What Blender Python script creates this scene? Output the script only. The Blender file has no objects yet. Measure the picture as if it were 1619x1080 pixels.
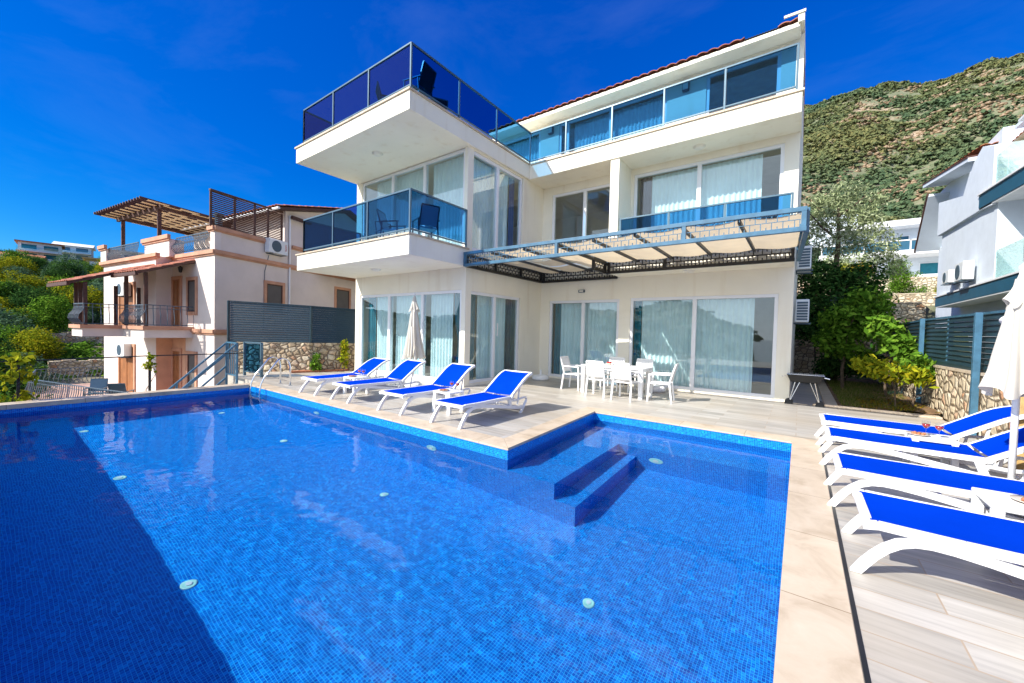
import bpy, math, random
import numpy as np
from mathutils import Matrix, Vector, noise
S=bpy.context.scene; COL=S.collection
# ---------- camera ----------
cd=bpy.data.cameras.new('camera');cam=bpy.data.objects.new('camera',cd);COL.objects.link(cam)
cd.lens=13.807;cd.sensor_width=36;cd.clip_start=.05;cd.clip_end=6000
cam.matrix_world=Matrix(((0.80588282,-0.03558583,0.59100468,0),(0.59156914,0.00713845,-0.80622267,0),(0.02447124,0.99934113,0.02680423,1.6),(0,0,0,1)))
S.camera=cam
# ---------- world and sun ----------
SUN=Vector((-.37,-.70,.61)).normalized()
w=bpy.data.worlds.new('World');S.world=w;w.use_nodes=True;nt=w.node_tree
sk=nt.nodes.new('ShaderNodeTexSky');sk.sky_type='NISHITA';sk.sun_disc=False
sk.sun_elevation=math.asin(SUN.z);sk.sun_rotation=math.atan2(SUN.x,SUN.y)
sk.altitude=200;sk.air_density=1.0;sk.dust_density=.2;sk.ozone_density=4.0
hs=nt.nodes.new('ShaderNodeHueSaturation');hs.inputs['Hue'].default_value=.502;hs.inputs['Saturation'].default_value=1.45;hs.inputs['Value'].default_value=1.0
bg=nt.nodes['Background'];bg.inputs[1].default_value=.105
nt.links.new(sk.outputs[0],hs.inputs['Color'])
sepc=nt.nodes.new('ShaderNodeSeparateColor');comb=nt.nodes.new('ShaderNodeCombineColor');nt.links.new(hs.outputs[0],sepc.inputs[0]);nt.links.new(comb.outputs[0],bg.inputs[0])
for _i,(_p,_g) in enumerate(((1.5,.36),(.95,.55),(.62,.82))):   # polarised deep blue sky
    _a=None
    for _op,_v in (('MULTIPLY',.159),('POWER',_p),('MULTIPLY',_g/.159)):
        _m=nt.nodes.new('ShaderNodeMath');_m.operation=_op;_m.inputs[1].default_value=_v
        nt.links.new(sepc.outputs[_i] if _a is None else _a.outputs[0],_m.inputs[0]);_a=_m
    nt.links.new(_a.outputs[0],comb.inputs[_i])
# bright veil added behind the camera as unseen fill light, and faint cirrus overhead
def wn(kind,**kw):
    x=nt.nodes.new('ShaderNode'+kind)
    for a_,b_ in kw.items():x.inputs[a_].default_value=b_
    return x
tc=wn('TexCoord');dotn=nt.nodes.new('ShaderNodeVectorMath');dotn.operation='DOT_PRODUCT';dotn.inputs[1].default_value=(-.25,-.93,.20)
nt.links.new(tc.outputs['Generated'],dotn.inputs[0])
mr=wn('MapRange');mr.interpolation_type='SMOOTHSTEP';mr.inputs['From Min'].default_value=.34;mr.inputs['From Max'].default_value=.92;mr.inputs['To Max'].default_value=.85;nt.links.new(dotn.outputs['Value'],mr.inputs['Value'])
mp=wn('Mapping');mp.inputs['Scale'].default_value=(1.2,2.6,5.0);mp.inputs['Rotation'].default_value=(.4,.5,.6);nt.links.new(tc.outputs['Generated'],mp.inputs[0])
cn=wn('TexNoise',Scale=1.1,Detail=9,Roughness=.62,Distortion=.5);nt.links.new(mp.outputs[0],cn.inputs[0])
cr=wn('MapRange');cr.inputs['From Min'].default_value=.50;cr.inputs['From Max'].default_value=.80;cr.inputs['To Max'].default_value=.02;nt.links.new(cn.outputs[0],cr.inputs['Value'])
mx_=nt.nodes.new('ShaderNodeMath');mx_.operation='MAXIMUM';nt.links.new(mr.outputs[0],mx_.inputs[0]);nt.links.new(cr.outputs[0],mx_.inputs[1])
vm=nt.nodes.new('ShaderNodeMix');vm.data_type='RGBA';vm.inputs[7].default_value=(9.0,10.2,11.5,1);nt.links.new(mx_.outputs[0],vm.inputs[0]);nt.links.new(comb.outputs[0],vm.inputs[6]);nt.links.new(vm.outputs[2],bg.inputs[0])
sl=bpy.data.lights.new('sun','SUN');sl.energy=4.2;sl.angle=math.radians(.5);sl.color=(1,.95,.87)
so=bpy.data.objects.new('sun',sl);COL.objects.link(so);so.rotation_euler=SUN.to_track_quat('Z','Y').to_euler()
sl.cycles.is_caustics_light=True
S.view_settings.view_transform='Standard';S.view_settings.look='None';S.view_settings.exposure=.88;S.view_settings.gamma=1
S.cycles.use_denoising=True;S.cycles.max_bounces=12;S.cycles.transparent_max_bounces=24;S.cycles.transmission_bounces=12;S.cycles.glossy_bounces=5;S.cycles.diffuse_bounces=4
S.cycles.sample_clamp_indirect=12
random.seed(7);rng=np.random.default_rng(7)

# ---------- materials ----------
class NT:
    def __init__(s,name):
        s.m=bpy.data.materials.new(name);s.m.use_nodes=True;s.t=s.m.node_tree;s.p=s.t.nodes['Principled BSDF'];s.out=s.t.nodes['Material Output']
    def n(s,kind,**kw):
        x=s.t.nodes.new('ShaderNode'+kind)
        for k,v in kw.items():
            if k.startswith('_'):
                setattr(x,k[1:],v)
            else:
                x.inputs[k.replace('__',' ')].default_value=v
        return x
    def l(s,a,b):s.t.links.new(a,b)
    def mix(s,fac,a,b,mode='MIX'):
        x=s.t.nodes.new('ShaderNodeMix');x.data_type='RGBA';x.blend_type=mode
        for i,v in ((0,fac),(6,a),(7,b)):
            if hasattr(v,'links') or hasattr(v,'is_linked'): s.l(v,x.inputs[i])
            else: x.inputs[i].default_value=v if not isinstance(v,tuple) or len(v)==4 else (*v,1)
        return x.outputs[2]
    def ramp(s,fac,stops):
        x=s.t.nodes.new('ShaderNodeValToRGB');e=x.color_ramp.elements
        while len(e)<len(stops):e.new(.5)
        for i,(p,c) in enumerate(stops):
            e[i].position=p;e[i].color=(*c,1) if len(c)==3 else c
        s.l(fac,x.inputs[0]);return x.outputs[0]
    def bump(s,h,strength=.3,dist=.01):
        b=s.n('Bump',Strength=strength,Distance=dist);s.l(h,b.inputs['Height']);s.l(b.outputs[0],s.p.inputs['Normal'])
    def math(s,op,a,b=None):
        x=s.t.nodes.new('ShaderNodeMath');x.operation=op
        for i,v in enumerate((a,b)):
            if v is None:continue
            if hasattr(v,'is_linked'): s.l(v,x.inputs[i])
            else:x.inputs[i].default_value=v
        return x.outputs[0]
    def coord(s,scale=(1,1,1),kind='Object',rot=(0,0,0)):
        c=s.t.nodes.new('ShaderNodeTexCoord') if kind!='World' else s.t.nodes.new('ShaderNodeNewGeometry')
        m=s.t.nodes.new('ShaderNodeMapping');m.inputs['Scale'].default_value=scale;m.inputs['Rotation'].default_value=rot
        s.l(c.outputs[kind if kind!='World' else 'Position'],m.inputs[0]);return m.outputs[0]
def rgb(c):return (*c,1)
def plain(name,col,rough=.5,metal=0,spec=.5,var=.06,nscale=3,bump=0,bscale=40,dirt=None):
    k=NT(name);k.p.inputs['Roughness'].default_value=rough;k.p.inputs['Metallic'].default_value=metal
    k.p.inputs['Specular IOR Level'].default_value=spec
    c=k.coord(kind='World')
    nz=k.n('TexNoise',Scale=nscale,Detail=6,Roughness=.6);k.l(c,nz.inputs[0])
    lo=tuple(max(0,x*(1-var*2)) for x in col);hi=tuple(min(1,x*(1+var)) for x in col)
    o=k.ramp(nz.outputs[0],[(.3,lo),(.7,hi)])
    if dirt:
        d=k.n('TexNoise',Scale=1,Detail=5);k.l(k.coord((3.2,3.2,.3),kind='World'),d.inputs[0])
        o=k.mix(k.ramp(d.outputs[0],[(.56,(0,0,0)),(.76,(.38,.38,.38))]),o,rgb(dirt))
    k.l(o,k.p.inputs['Base Color'])
    if bump:
        b=k.n('TexNoise',Scale=bscale,Detail=3);k.l(c,b.inputs[0]);k.bump(b.outputs[0],bump,.01)
    return k.m
M={}
M['plaster']=plain('white_plaster',(.89,.84,.70),.85,bump=.25,bscale=90,var=.03,nscale=.8,dirt=(.66,.54,.36))
M['plaster_warm']=plain('pale_pink_plaster',(.71,.62,.56),.9,bump=.25,bscale=60,var=.05,nscale=1)
M['plaster_white']=plain('white_render_wall',(.66,.72,.78),.85,bump=.2,bscale=60,var=.03)
M['peach_trim']=plain('peach_trim_paint',(.56,.29,.18),.75,var=.12,nscale=2)
M['peach_wall']=plain('peach_wall_paint',(.66,.36,.22),.85,var=.08,nscale=2)
M['upvc']=plain('white_window_frame',(.82,.83,.85),.35,var=.01)
M['plastic']=plain('white_plastic',(.83,.83,.82),.38,var=.015)
M['bluesteel']=plain('blue_grey_painted_steel',(.055,.15,.235),.38,var=.15,nscale=6)
M['rail']=plain('grey_blue_railing_paint',(.085,.15,.20),.35,metal=.3,var=.08)
M['darksteel']=plain('dark_steel_paint',(.03,.035,.045),.45,var=.1)
M['iron']=plain('wrought_iron_paint',(.09,.13,.17),.5,var=.15,nscale=8)
M['slat']=plain('anthracite_slat',(.012,.036,.052),.45,var=.08)
M['chrome']=plain('stainless_steel',(.7,.7,.7),.15,metal=1,var=.02)
M['bluepaint']=plain('petrol_blue_facade_paint',(.008,.09,.16),.6,var=.06)
M['brownwood']=plain('dark_brown_timber',(.085,.032,.02),.6,var=.25,nscale=8)
M['inlet']=plain('pool_fitting_plastic',(.42,.75,.66),.4,var=.02)
M['palewood']=plain('pale_timber_post',(.55,.36,.14),.6,var=.15,nscale=6)
M['doorwood']=plain('orange_brown_door_wood',(.33,.13,.045),.5,var=.15)
M['drape']=plain('teal_drape',(.012,.16,.22),.9,var=.1)
M['drapedark']=plain('dark_brown_drape',(.05,.03,.035),.9,var=.1)
M['drapeblue']=plain('blue_drape',(.02,.07,.25),.9,var=.1)
M['interior']=plain('room_plaster',(.55,.5,.42),.9)
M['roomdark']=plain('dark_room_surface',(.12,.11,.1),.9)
M['black']=plain('black_metal',(.012,.012,.012),.5,var=.2)
M['rubber']=plain('black_rubber',(.02,.022,.025),.7)
M['lampglass']=plain('opal_lamp_glass',(.8,.76,.66),.3,var=.01)
M['acbody']=plain('air_conditioner_casing',(.72,.75,.76),.45,var=.02)
M['acgrille']=plain('air_conditioner_grille',(.05,.09,.13),.5,var=.05)
M['redletter']=plain('red_lettering',(.55,.02,.03),.5)
M['bark']=plain('tree_bark',(.12,.085,.055),.9,var=.3,nscale=12,bump=.6,bscale=25)
M['soil']=plain('garden_soil',(.20,.115,.055),.95,var=.35,nscale=6,bump=.6,bscale=20)
M['brick']=plain('orange_terracotta',(.45,.16,.07),.8,var=.25,nscale=6)
M['pinkpave']=plain('pink_terrace_paving',(.52,.33,.25),.85,var=.1,nscale=4)
M['wine']=plain('rose_wine',(.35,.02,.02),.1,var=.01)
M['food']=plain('fruit_and_pastry',(.55,.2,.08),.7,var=.4,nscale=60)
M['plate']=plain('pale_plate',(.7,.6,.5),.4)
M['whiteroof']=plain('white_flat_roof',(.78,.78,.78),.8)
# tarpaulin / fabrics
def cloth(name,col,trans=.35,rough=.9,weave=400,var=.04):
    k=NT(name);k.t.nodes.remove(k.p)
    d=k.n('BsdfDiffuse',Color=rgb(col));t=k.n('BsdfTranslucent',Color=rgb(col));mx=k.n('MixShader',Fac=trans)
    nz=k.n('TexNoise',Scale=2.5,Detail=5);k.l(k.coord(kind='World'),nz.inputs[0])
    o=k.ramp(nz.outputs[0],[(.3,tuple(x*(1-2*var) for x in col)),(.7,tuple(min(1,x*(1+var)) for x in col))])
    k.l(o,d.inputs[0]);k.l(o,t.inputs[0])
    wv=k.n('TexNoise',Scale=weave,Detail=1);k.l(k.coord(kind='World'),wv.inputs[0])
    b=k.n('Bump',Strength=.15,Distance=.002);k.l(wv.outputs[0],b.inputs['Height']);k.l(b.outputs[0],d.inputs['Normal'])
    k.l(d.outputs[0],mx.inputs[1]);k.l(t.outputs[0],mx.inputs[2]);k.l(mx.outputs[0],k.out.inputs[0]);return k.m
M['sling']=cloth('royal_blue_mesh_sling',(.001,.042,.50),.08,weave=500)
M['canopy']=cloth('beige_shade_cloth',(.78,.64,.44),.45)
M['parasol']=cloth('off_white_parasol_cloth',(.74,.70,.62),.3)
M['sheer']=cloth('sheer_white_curtain',(.72,.85,.88),.12,weave=200)
# glass
def glass(name,tint,refl=1.0,base=.05,rough=0):
    k=NT(name);k.t.nodes.remove(k.p)
    g=k.n('BsdfGlossy',Roughness=rough,Color=(1,1,1,1));t=k.n('BsdfTransparent',Color=rgb(tint))
    f=k.n('Fresnel');gg=k.t.nodes.new('ShaderNodeNewGeometry');k.l(k.math('ADD',1.5,k.math('MULTIPLY',gg.outputs['Backfacing'],1/1.5-1.5)),f.inputs[0]);a=k.math('MULTIPLY',f.outputs[0],refl);a=k.math('ADD',a,base);a=k.math('MINIMUM',a,.95)
    mx=k.n('MixShader');k.l(a,mx.inputs[0]);k.l(t.outputs[0],mx.inputs[1]);k.l(g.outputs[0],mx.inputs[2]);k.l(mx.outputs[0],k.out.inputs[0]);return k.m
M['pane']=glass('window_glass',(.93,.98,.98),1.15,.02)
M['railglass']=glass('blue_tinted_balustrade_glass',(.22,.47,.68),.15,.0)
M['greenglass']=glass('green_tinted_glass',(.84,.94,.93),1,.02)
M['clear']=glass('drinking_glass',(.95,.97,.97),1,.03)
# deck: wood-look tiles
k=NT('wood_look_deck_tile');uv=k.coord(kind='UV')
br=k.n('TexBrick',Scale=1,Mortar__Size=.0055,Mortar__Smooth=.2,Brick__Width=1.2,Row__Height=.24,_offset=.37,Color1=(0,0,0,1),Color2=(1,1,1,1),Mortar=(.5,.5,.5,1));k.l(uv,br.inputs[0])
st=k.n('TexNoise',Scale=1,Detail=7,Roughness=.62,Distortion=.3);k.l(k.coord((1.3,16,1),kind='UV'),st.inputs[0])
st2=k.n('TexNoise',Scale=.5,Detail=3);k.l(uv,st2.inputs[0])
c1=k.ramp(st.outputs[0],[(.3,(.30,.285,.26)),(.5,(.43,.405,.36)),(.72,(.52,.49,.44))])
c1=k.mix(.35,c1,br.outputs[0],'SOFT_LIGHT')
c1=k.mix(k.ramp(st2.outputs[0],[(.4,(0,0,0)),(.65,(.5,.5,.5))]),c1,(.50,.42,.31,1))
c1=k.mix(br.outputs['Fac'],c1,(.40,.31,.22,1));k.l(c1,k.p.inputs['Base Color']);k.p.inputs['Roughness'].default_value=.42
k.bump(k.math('SUBTRACT',1.0,br.outputs['Fac']),.25,.002);M['deck']=k.m
# coping travertine
k=NT('travertine_coping');nz=k.n('TexNoise',Scale=3,Detail=8,Roughness=.65,Distortion=.6);k.l(k.coord(kind='World'),nz.inputs[0])
c1=k.ramp(nz.outputs[0],[(.3,(.45,.35,.24)),(.5,(.59,.48,.35)),(.75,(.67,.56,.43))])
br=k.n('TexBrick',Scale=1,Mortar__Size=.004,Brick__Width=1.0,Row__Height=1.0,_offset=0,Color1=(1,1,1,1),Color2=(.9,.9,.9,1),Mortar=(.45,.38,.30,1));mpc=k.t.nodes.new('ShaderNodeMapping');mpc.inputs['Location'].default_value=(-.315,0,0);k.l(k.coord(kind='UV'),mpc.inputs[0]);k.l(mpc.outputs[0],br.inputs[0])
k.l(k.mix(1.0,c1,br.outputs[0],'MULTIPLY'),k.p.inputs['Base Color']);k.p.inputs['Roughness'].default_value=.5
n2=k.n('TexNoise',Scale=45,Detail=4);k.l(k.coord(kind='World'),n2.inputs[0]);k.bump(n2.outputs[0],.15,.004);M['coping']=k.m
# mosaic
k=NT('blue_glass_mosaic');uv=k.coord(kind='UV');T=.0240
sn=k.t.nodes.new('ShaderNodeVectorMath');sn.operation='SCALE';sn.inputs['Scale'].default_value=1/T;k.l(uv,sn.inputs[0])
fl=k.t.nodes.new('ShaderNodeVectorMath');fl.operation='FLOOR';k.l(sn.outputs[0],fl.inputs[0])
wn=k.t.nodes.new('ShaderNodeTexWhiteNoise');wn.noise_dimensions='3D';k.l(fl.outputs[0],wn.inputs[0])
c1=k.ramp(wn.outputs[0],[(0,(.0003,.075,.44)),(.5,(.0004,.125,.57)),(.9,(.0008,.18,.67)),(1,(.002,.30,.80))])
fr=k.t.nodes.new('ShaderNodeVectorMath');fr.operation='FRACTION';k.l(sn.outputs[0],fr.inputs[0])
sx=k.t.nodes.new('ShaderNodeSeparateXYZ');k.l(fr.outputs[0],sx.inputs[0])
g=k.math('MAXIMUM',k.math('LESS_THAN',sx.outputs[0],.10),k.math('LESS_THAN',sx.outputs[1],.10))
c1=k.mix(g,c1,(.03,.50,.90,1));k.l(c1,k.p.inputs['Base Color']);k.p.inputs['Roughness'].default_value=.25
M['mosaic']=k.m
# water: real refraction
k=NT('pool_water');k.t.nodes.remove(k.p)
g=k.n('BsdfRefraction',IOR=1.333,Roughness=0,Color=(.85,.98,1,1));g2=k.n('BsdfGlossy',Roughness=0,Color=(1,1,1,1));f=k.n('Fresnel',IOR=1.333);mm=k.n('MixShader');k.l(k.math('MULTIPLY',f.outputs[0],.32),mm.inputs[0]);k.l(g.outputs[0],mm.inputs[1]);k.l(g2.outputs[0],mm.inputs[2]);k.l(mm.outputs[0],k.out.inputs[0]);M['water']=k.m
# rubble stone
def rubble(name,scale,c_lo,c_hi,mortar):
    k=NT(name);co=k.coord((1,1,1.25),kind='World')
    dn=k.n('TexNoise',Scale=2.5,Detail=3);k.l(co,dn.inputs[0]);co=k.mix(.12,co,dn.outputs[1])
    v=k.n('TexVoronoi',Scale=scale,Randomness=.85,_feature='DISTANCE_TO_EDGE');k.l(co,v.inputs[0])
    v2=k.n('TexVoronoi',Scale=scale,Randomness=.85);k.l(co,v2.inputs[0])
    sp=k.t.nodes.new('ShaderNodeSeparateColor');k.l(v2.outputs['Color'],sp.inputs[0])
    c=k.ramp(sp.outputs[0],[(0,c_lo),(.45,tuple((a+b)/2 for a,b in zip(c_lo,c_hi))),(.85,c_hi),(1,(.50,.27,.15))])
    nz=k.n('TexNoise',Scale=14,Detail=6,Roughness=.7);k.l(co,nz.inputs[0])
    c=k.mix(.45,c,k.ramp(nz.outputs[0],[(.3,(.25,.22,.18)),(.65,(.8,.75,.65))]),'OVERLAY')
    e=k.ramp(v.outputs[0],[(.035,(0,0,0)),(.10,(1,1,1))])
    c=k.mix(e,rgb(mortar),c);k.l(c,k.p.inputs['Base Color']);k.p.inputs['Roughness'].default_value=.9
    h=k.ramp(v.outputs[0],[(0,(0,0,0)),(.22,(1,1,1))]);k.bump(h,1,.05);return k.m
M['rubble']=rubble('rubble_stone_wall',5.6,(.36,.27,.17),(.66,.56,.42),(.20,.14,.09))
M['rubble2']=rubble('pale_rubble_stone_wall',4.6,(.46,.38,.26),(.68,.60,.47),(.30,.23,.15))
# roof tiles
k=NT('terracotta_roof_tile');nz=k.n('TexNoise',Scale=5,Detail=6);k.l(k.coord(kind='World'),nz.inputs[0])
c1=k.ramp(nz.outputs[0],[(.3,(.22,.07,.045)),(.5,(.42,.14,.08)),(.7,(.55,.24,.14))]);k.l(c1,k.p.inputs['Base Color']);k.p.inputs['Roughness'].default_value=.8;M['tile']=k.m
# foliage
def leafmat(name,cols,trans=.3):
    k=NT(name);k.t.nodes.remove(k.p)
    gi=k.t.nodes.new('ShaderNodeNewGeometry')
    n=len(cols);o=k.ramp(gi.outputs['Random Per Island'],[(i/(n-1),c) for i,c in enumerate(cols)])
    d=k.n('BsdfDiffuse');t=k.n('BsdfTranslucent');gl=k.n('BsdfGlossy',Roughness=.45,Color=(1,1,1,1))
    k.l(o,d.inputs[0]);k.l(o,t.inputs[0]);m1=k.n('MixShader',Fac=trans);k.l(d.outputs[0],m1.inputs[1]);k.l(t.outputs[0],m1.inputs[2])
    m2=k.n('MixShader',Fac=.0);k.l(m1.outputs[0],m2.inputs[1]);k.l(gl.outputs[0],m2.inputs[2]);k.l(m2.outputs[0],k.out.inputs[0]);return k.m
M['leaf_dark']=leafmat('dark_green_leaves',[(.012,.04,.010),(.03,.085,.022),(.05,.12,.025),(.09,.17,.04)])
M['leaf_mid']=leafmat('mid_green_leaves',[(.035,.09,.010),(.08,.18,.016),(.13,.26,.025),(.22,.36,.04)])
M['leaf_yellow']=leafmat('yellow_green_leaves',[(.09,.14,.010),(.2,.25,.015),(.36,.37,.02),(.48,.40,.02)])
M['leaf_olive']=leafmat('olive_leaves',[(.11,.15,.07),(.24,.29,.14),(.38,.43,.22),(.50,.54,.33)])
M['leaf_teal']=leafmat('grey_green_leaves',[(.045,.09,.05),(.09,.17,.09),(.15,.24,.13)])
M['leaf_orange']=leafmat('orange_and_yellow_leaves',[(.3,.12,.01),(.35,.25,.02),(.12,.16,.015)])
M['grass']=leafmat('grass_blades',[(.03,.08,.01),(.09,.16,.02),(.2,.2,.05),(.32,.24,.1)])
def scrubmat():
    m=leafmat('hillside_scrub',[(.085,.118,.068),(.10,.135,.076),(.118,.152,.082),(.14,.168,.088),(.165,.175,.092)],.15)  # greens muted and kept close together, distance haze put into the colour
    t=m.node_tree;g=t.nodes.new('ShaderNodeNewGeometry');n=t.nodes.new('ShaderNodeTexNoise');n.inputs['Scale'].default_value=.012;n.inputs['Detail'].default_value=6
    t.links.new(g.outputs['Position'],n.inputs[0]);r=t.nodes.new('ShaderNodeValToRGB');r.color_ramp.elements[0].position=.40;r.color_ramp.elements[0].color=(.75,.9,.85,1);r.color_ramp.elements[1].position=.62;r.color_ramp.elements[1].color=(1.35,1.12,.85,1)
    t.links.new(n.outputs[0],r.inputs[0])
    for x in t.nodes:
        if x.bl_idname in('ShaderNodeBsdfDiffuse','ShaderNodeBsdfTranslucent'):
            src=x.inputs[0].links[0].from_socket;mx=t.nodes.new('ShaderNodeMix');mx.data_type='RGBA';mx.blend_type='MULTIPLY';mx.inputs[0].default_value=1
            t.links.new(src,mx.inputs[6]);t.links.new(r.outputs[0],mx.inputs[7]);t.links.new(mx.outputs[2],x.inputs[0])
    return m
M['scrub']=scrubmat();M['scrub_plain']=leafmat('hillside_scrub',[(.07,.105,.055),(.095,.135,.065),(.12,.16,.075),(.15,.18,.08),(.20,.19,.085)],.15)
# hill ground
k=NT('dry_hillside_ground');co=k.coord(kind='World')
n1=k.n('TexNoise',Scale=.011,Detail=8,Roughness=.62);k.l(co,n1.inputs[0]);n2=k.n('TexNoise',Scale=.35,Detail=8,Roughness=.7);k.l(co,n2.inputs[0])
a=k.ramp(n2.outputs[0],[(.3,(.09,.12,.055)),(.5,(.15,.165,.09)),(.66,(.24,.21,.14)),(.8,(.34,.30,.24))])
b=k.ramp(n2.outputs[0],[(.3,(.12,.10,.05)),(.5,(.34,.25,.16)),(.7,(.46,.37,.28))])
c1=k.mix(k.ramp(n1.outputs[0],[(.50,(0,0,0)),(.58,(1,1,1))]),a,b);k.l(c1,k.p.inputs['Base Color']);k.p.inputs['Roughness'].default_value=1
k.bump(n2.outputs[0],.8,.6);M['hill']=k.m
k=NT('sea_water');k.p.inputs['Base Color'].default_value=(.01,.05,.12,1);k.p.inputs['Roughness'].default_value=.15;M['sea']=k.m

# ---------- mesh builder ----------
class MB:
    def __init__(s):s.v=[];s.f=[];s.mi=[];s.cur=0
    def poly(s,pts):
        b=len(s.v);s.v+= [tuple(p) for p in pts];s.f.append(tuple(range(b,b+len(pts))));s.mi.append(s.cur);return s
    def box(s,x0,x1,y0,y1,z0,z1):
        if x0>x1:x0,x1=x1,x0
        if y0>y1:y0,y1=y1,y0
        if z0>z1:z0,z1=z1,z0
        b=len(s.v);s.v+=[(x0,y0,z0),(x1,y0,z0),(x1,y1,z0),(x0,y1,z0),(x0,y0,z1),(x1,y0,z1),(x1,y1,z1),(x0,y1,z1)]
        for q in ((0,3,2,1),(4,5,6,7),(0,1,5,4),(1,2,6,5),(2,3,7,6),(3,0,4,7)):s.f.append(tuple(b+i for i in q));s.mi.append(s.cur)
        return s
    def prism(s,pts,vec):
        n=len(pts);b=len(s.v);vec=Vector(vec);s.v+=[tuple(p) for p in pts]+[tuple(Vector(p)+vec) for p in pts]
        nn=Vector((0,0,0))
        for i in range(n):
            a=Vector(pts[i]);c=Vector(pts[(i+1)%n]);nn+=a.cross(c)
        fl=nn.dot(vec)>0
        A=tuple(range(b,b+n));B=tuple(range(b+n,b+2*n))
        s.f+= [A[::-1],B] if fl else [A,B[::-1]];s.mi+=[s.cur]*2
        for i in range(n):
            j=(i+1)%n;q=(b+i,b+j,b+n+j,b+n+i);s.f.append(q if fl else q[::-1]);s.mi.append(s.cur)
        return s
    def bar(s,p,q,w,h=None,up=(0,0,1)):
        h=h or w;p=Vector(p);q=Vector(q);d=(q-p).normalized();u=Vector(up)
        if abs(d.dot(u))>.98:u=Vector((0,1,0)) if abs(d.z)>.9 else Vector((1,0,0))
        sd=d.cross(u).normalized();u=sd.cross(d).normalized()
        sd*=w/2;u*=h/2
        return s.prism([p-sd-u,p+sd-u,p+sd+u,p-sd+u],q-p)
    def tube(s,path,r,n=8,cap=True):
        path=[Vector(p) for p in path];rs=r if isinstance(r,(list,tuple)) else [r]*len(path)
        b=len(s.v);prev=None
        for i,p in enumerate(path):
            d=(path[min(i+1,len(path)-1)]-path[max(i-1,0)]).normalized()
            if prev is None:
                u=Vector((0,0,1)) if abs(d.z)<.9 else Vector((1,0,0))
            else:u=prev
            sd=d.cross(u).normalized();u=sd.cross(d).normalized();prev=u
            for k_ in range(n):
                a=2*math.pi*k_/n;s.v.append(tuple(p+sd*math.cos(a)*rs[i]+u*math.sin(a)*rs[i]))
        for i in range(len(path)-1):
            for k_ in range(n):
                k2=(k_+1)%n;s.f.append((b+i*n+k_,b+(i+1)*n+k_,b+(i+1)*n+k2,b+i*n+k2));s.mi.append(s.cur)
        if cap:
            s.f.append(tuple(b+k_ for k_ in range(n)));e=b+(len(path)-1)*n;s.f.append(tuple(e+k_ for k_ in range(n))[::-1]);s.mi+=[s.cur]*2
        return s
    def lathe(s,c,prof,n=20):
        b=len(s.v)
        for (r,z) in prof:
            for k_ in range(n):
                a=2*math.pi*k_/n;s.v.append((c[0]+r*math.cos(a),c[1]+r*math.sin(a),c[2]+z))
        for i in range(len(prof)-1):
            for k_ in range(n):
                k2=(k_+1)%n;s.f.append((b+i*n+k_,b+i*n+k2,b+(i+1)*n+k2,b+(i+1)*n+k_));s.mi.append(s.cur)
        return s
    def ribbon(s,path,x,w,th):
        b=len(s.v);n=len(path);th=th if isinstance(th,list) else [th]*n
        for i,(y,z) in enumerate(path):
            y0,z0=path[max(0,i-1)];y1,z1=path[min(n-1,i+1)];L=math.hypot(y1-y0,z1-z0);ny,nz=-(z1-z0)/L,(y1-y0)/L
            if i==0:ny,nz=-1,0
            h=th[i]/2
            for sx,sg in ((-1,-1),(1,-1),(1,1),(-1,1)):s.v.append((x+sx*w/2,y+ny*h*sg,z+nz*h*sg))
        for i in range(n-1):
            for q in range(4):
                q2=(q+1)%4;s.f.append((b+i*4+q,b+i*4+q2,b+i*4+4+q2,b+i*4+4+q));s.mi.append(s.cur)
        s.f+= [(b+3,b+2,b+1,b),tuple(b+(n-1)*4+q for q in range(4))];s.mi+=[s.cur]*2
        return s
    def grid(s,fn,nu,nv):
        b=len(s.v)
        for j in range(nv+1):
            for i in range(nu+1):s.v.append(tuple(fn(i/nu,j/nv)))
        for j in range(nv):
            for i in range(nu):
                a=b+j*(nu+1)+i;s.f.append((a,a+1,a+nu+2,a+nu+1));s.mi.append(s.cur)
        return s
    def build(s,name,mat,parent=None,smooth=False,bevel=0,origin=None):
        org=Vector(origin) if origin is not None else (parent_world(parent) if parent else Vector((0,0,0)))
        me=bpy.data.meshes.new(name);me.from_pydata([(x-org.x,y-org.y,z-org.z) for x,y,z in s.v],[],s.f)
        for m in (mat if isinstance(mat,(list,tuple)) else [mat]):me.materials.append(M[m] if isinstance(m,str) else m)
        if max(s.mi,default=0)>0:me.polygons.foreach_set('material_index',s.mi)
        me.update()
        uvl=me.uv_layers.new(name='UVMap');n=len(me.loops)
        co=np.array(s.v,dtype=np.float32)
        nr=np.empty(len(me.polygons)*3,np.float32);me.polygons.foreach_get('normal',nr);nr=np.abs(nr.reshape(-1,3))
        li=np.empty(n,np.int32);me.loops.foreach_get('vertex_index',li);tot=np.empty(len(me.polygons),np.int32);me.polygons.foreach_get('loop_total',tot)
        ax=np.repeat(nr.argmax(1),tot);P=co[li]
        uv=np.where((ax==0)[:,None],P[:,[1,2]],np.where((ax==1)[:,None],P[:,[0,2]],P[:,[0,1]]))
        uvl.data.foreach_set('uv',uv.astype(np.float32).ravel())
        if smooth:me.polygons.foreach_set('use_smooth',[True]*len(me.polygons))
        o=bpy.data.objects.new(name,me);COL.objects.link(o)
        if parent:o.parent=parent
        elif origin is not None:o.location=org
        if bevel:
            b=o.modifiers.new('bevel','BEVEL');b.width=bevel;b.segments=2;b.limit_method='ANGLE'
        return o
def parent_world(o):
    v=Vector((0,0,0))
    while o:v=v+o.location;o=o.parent
    return v
def tag(o,label=None,cat=None,group=None,kind=None):
    if label:o['label']=label
    if cat:o['category']=cat
    if group:o['group']=group
    if kind:o['kind']=kind
    return o
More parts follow.
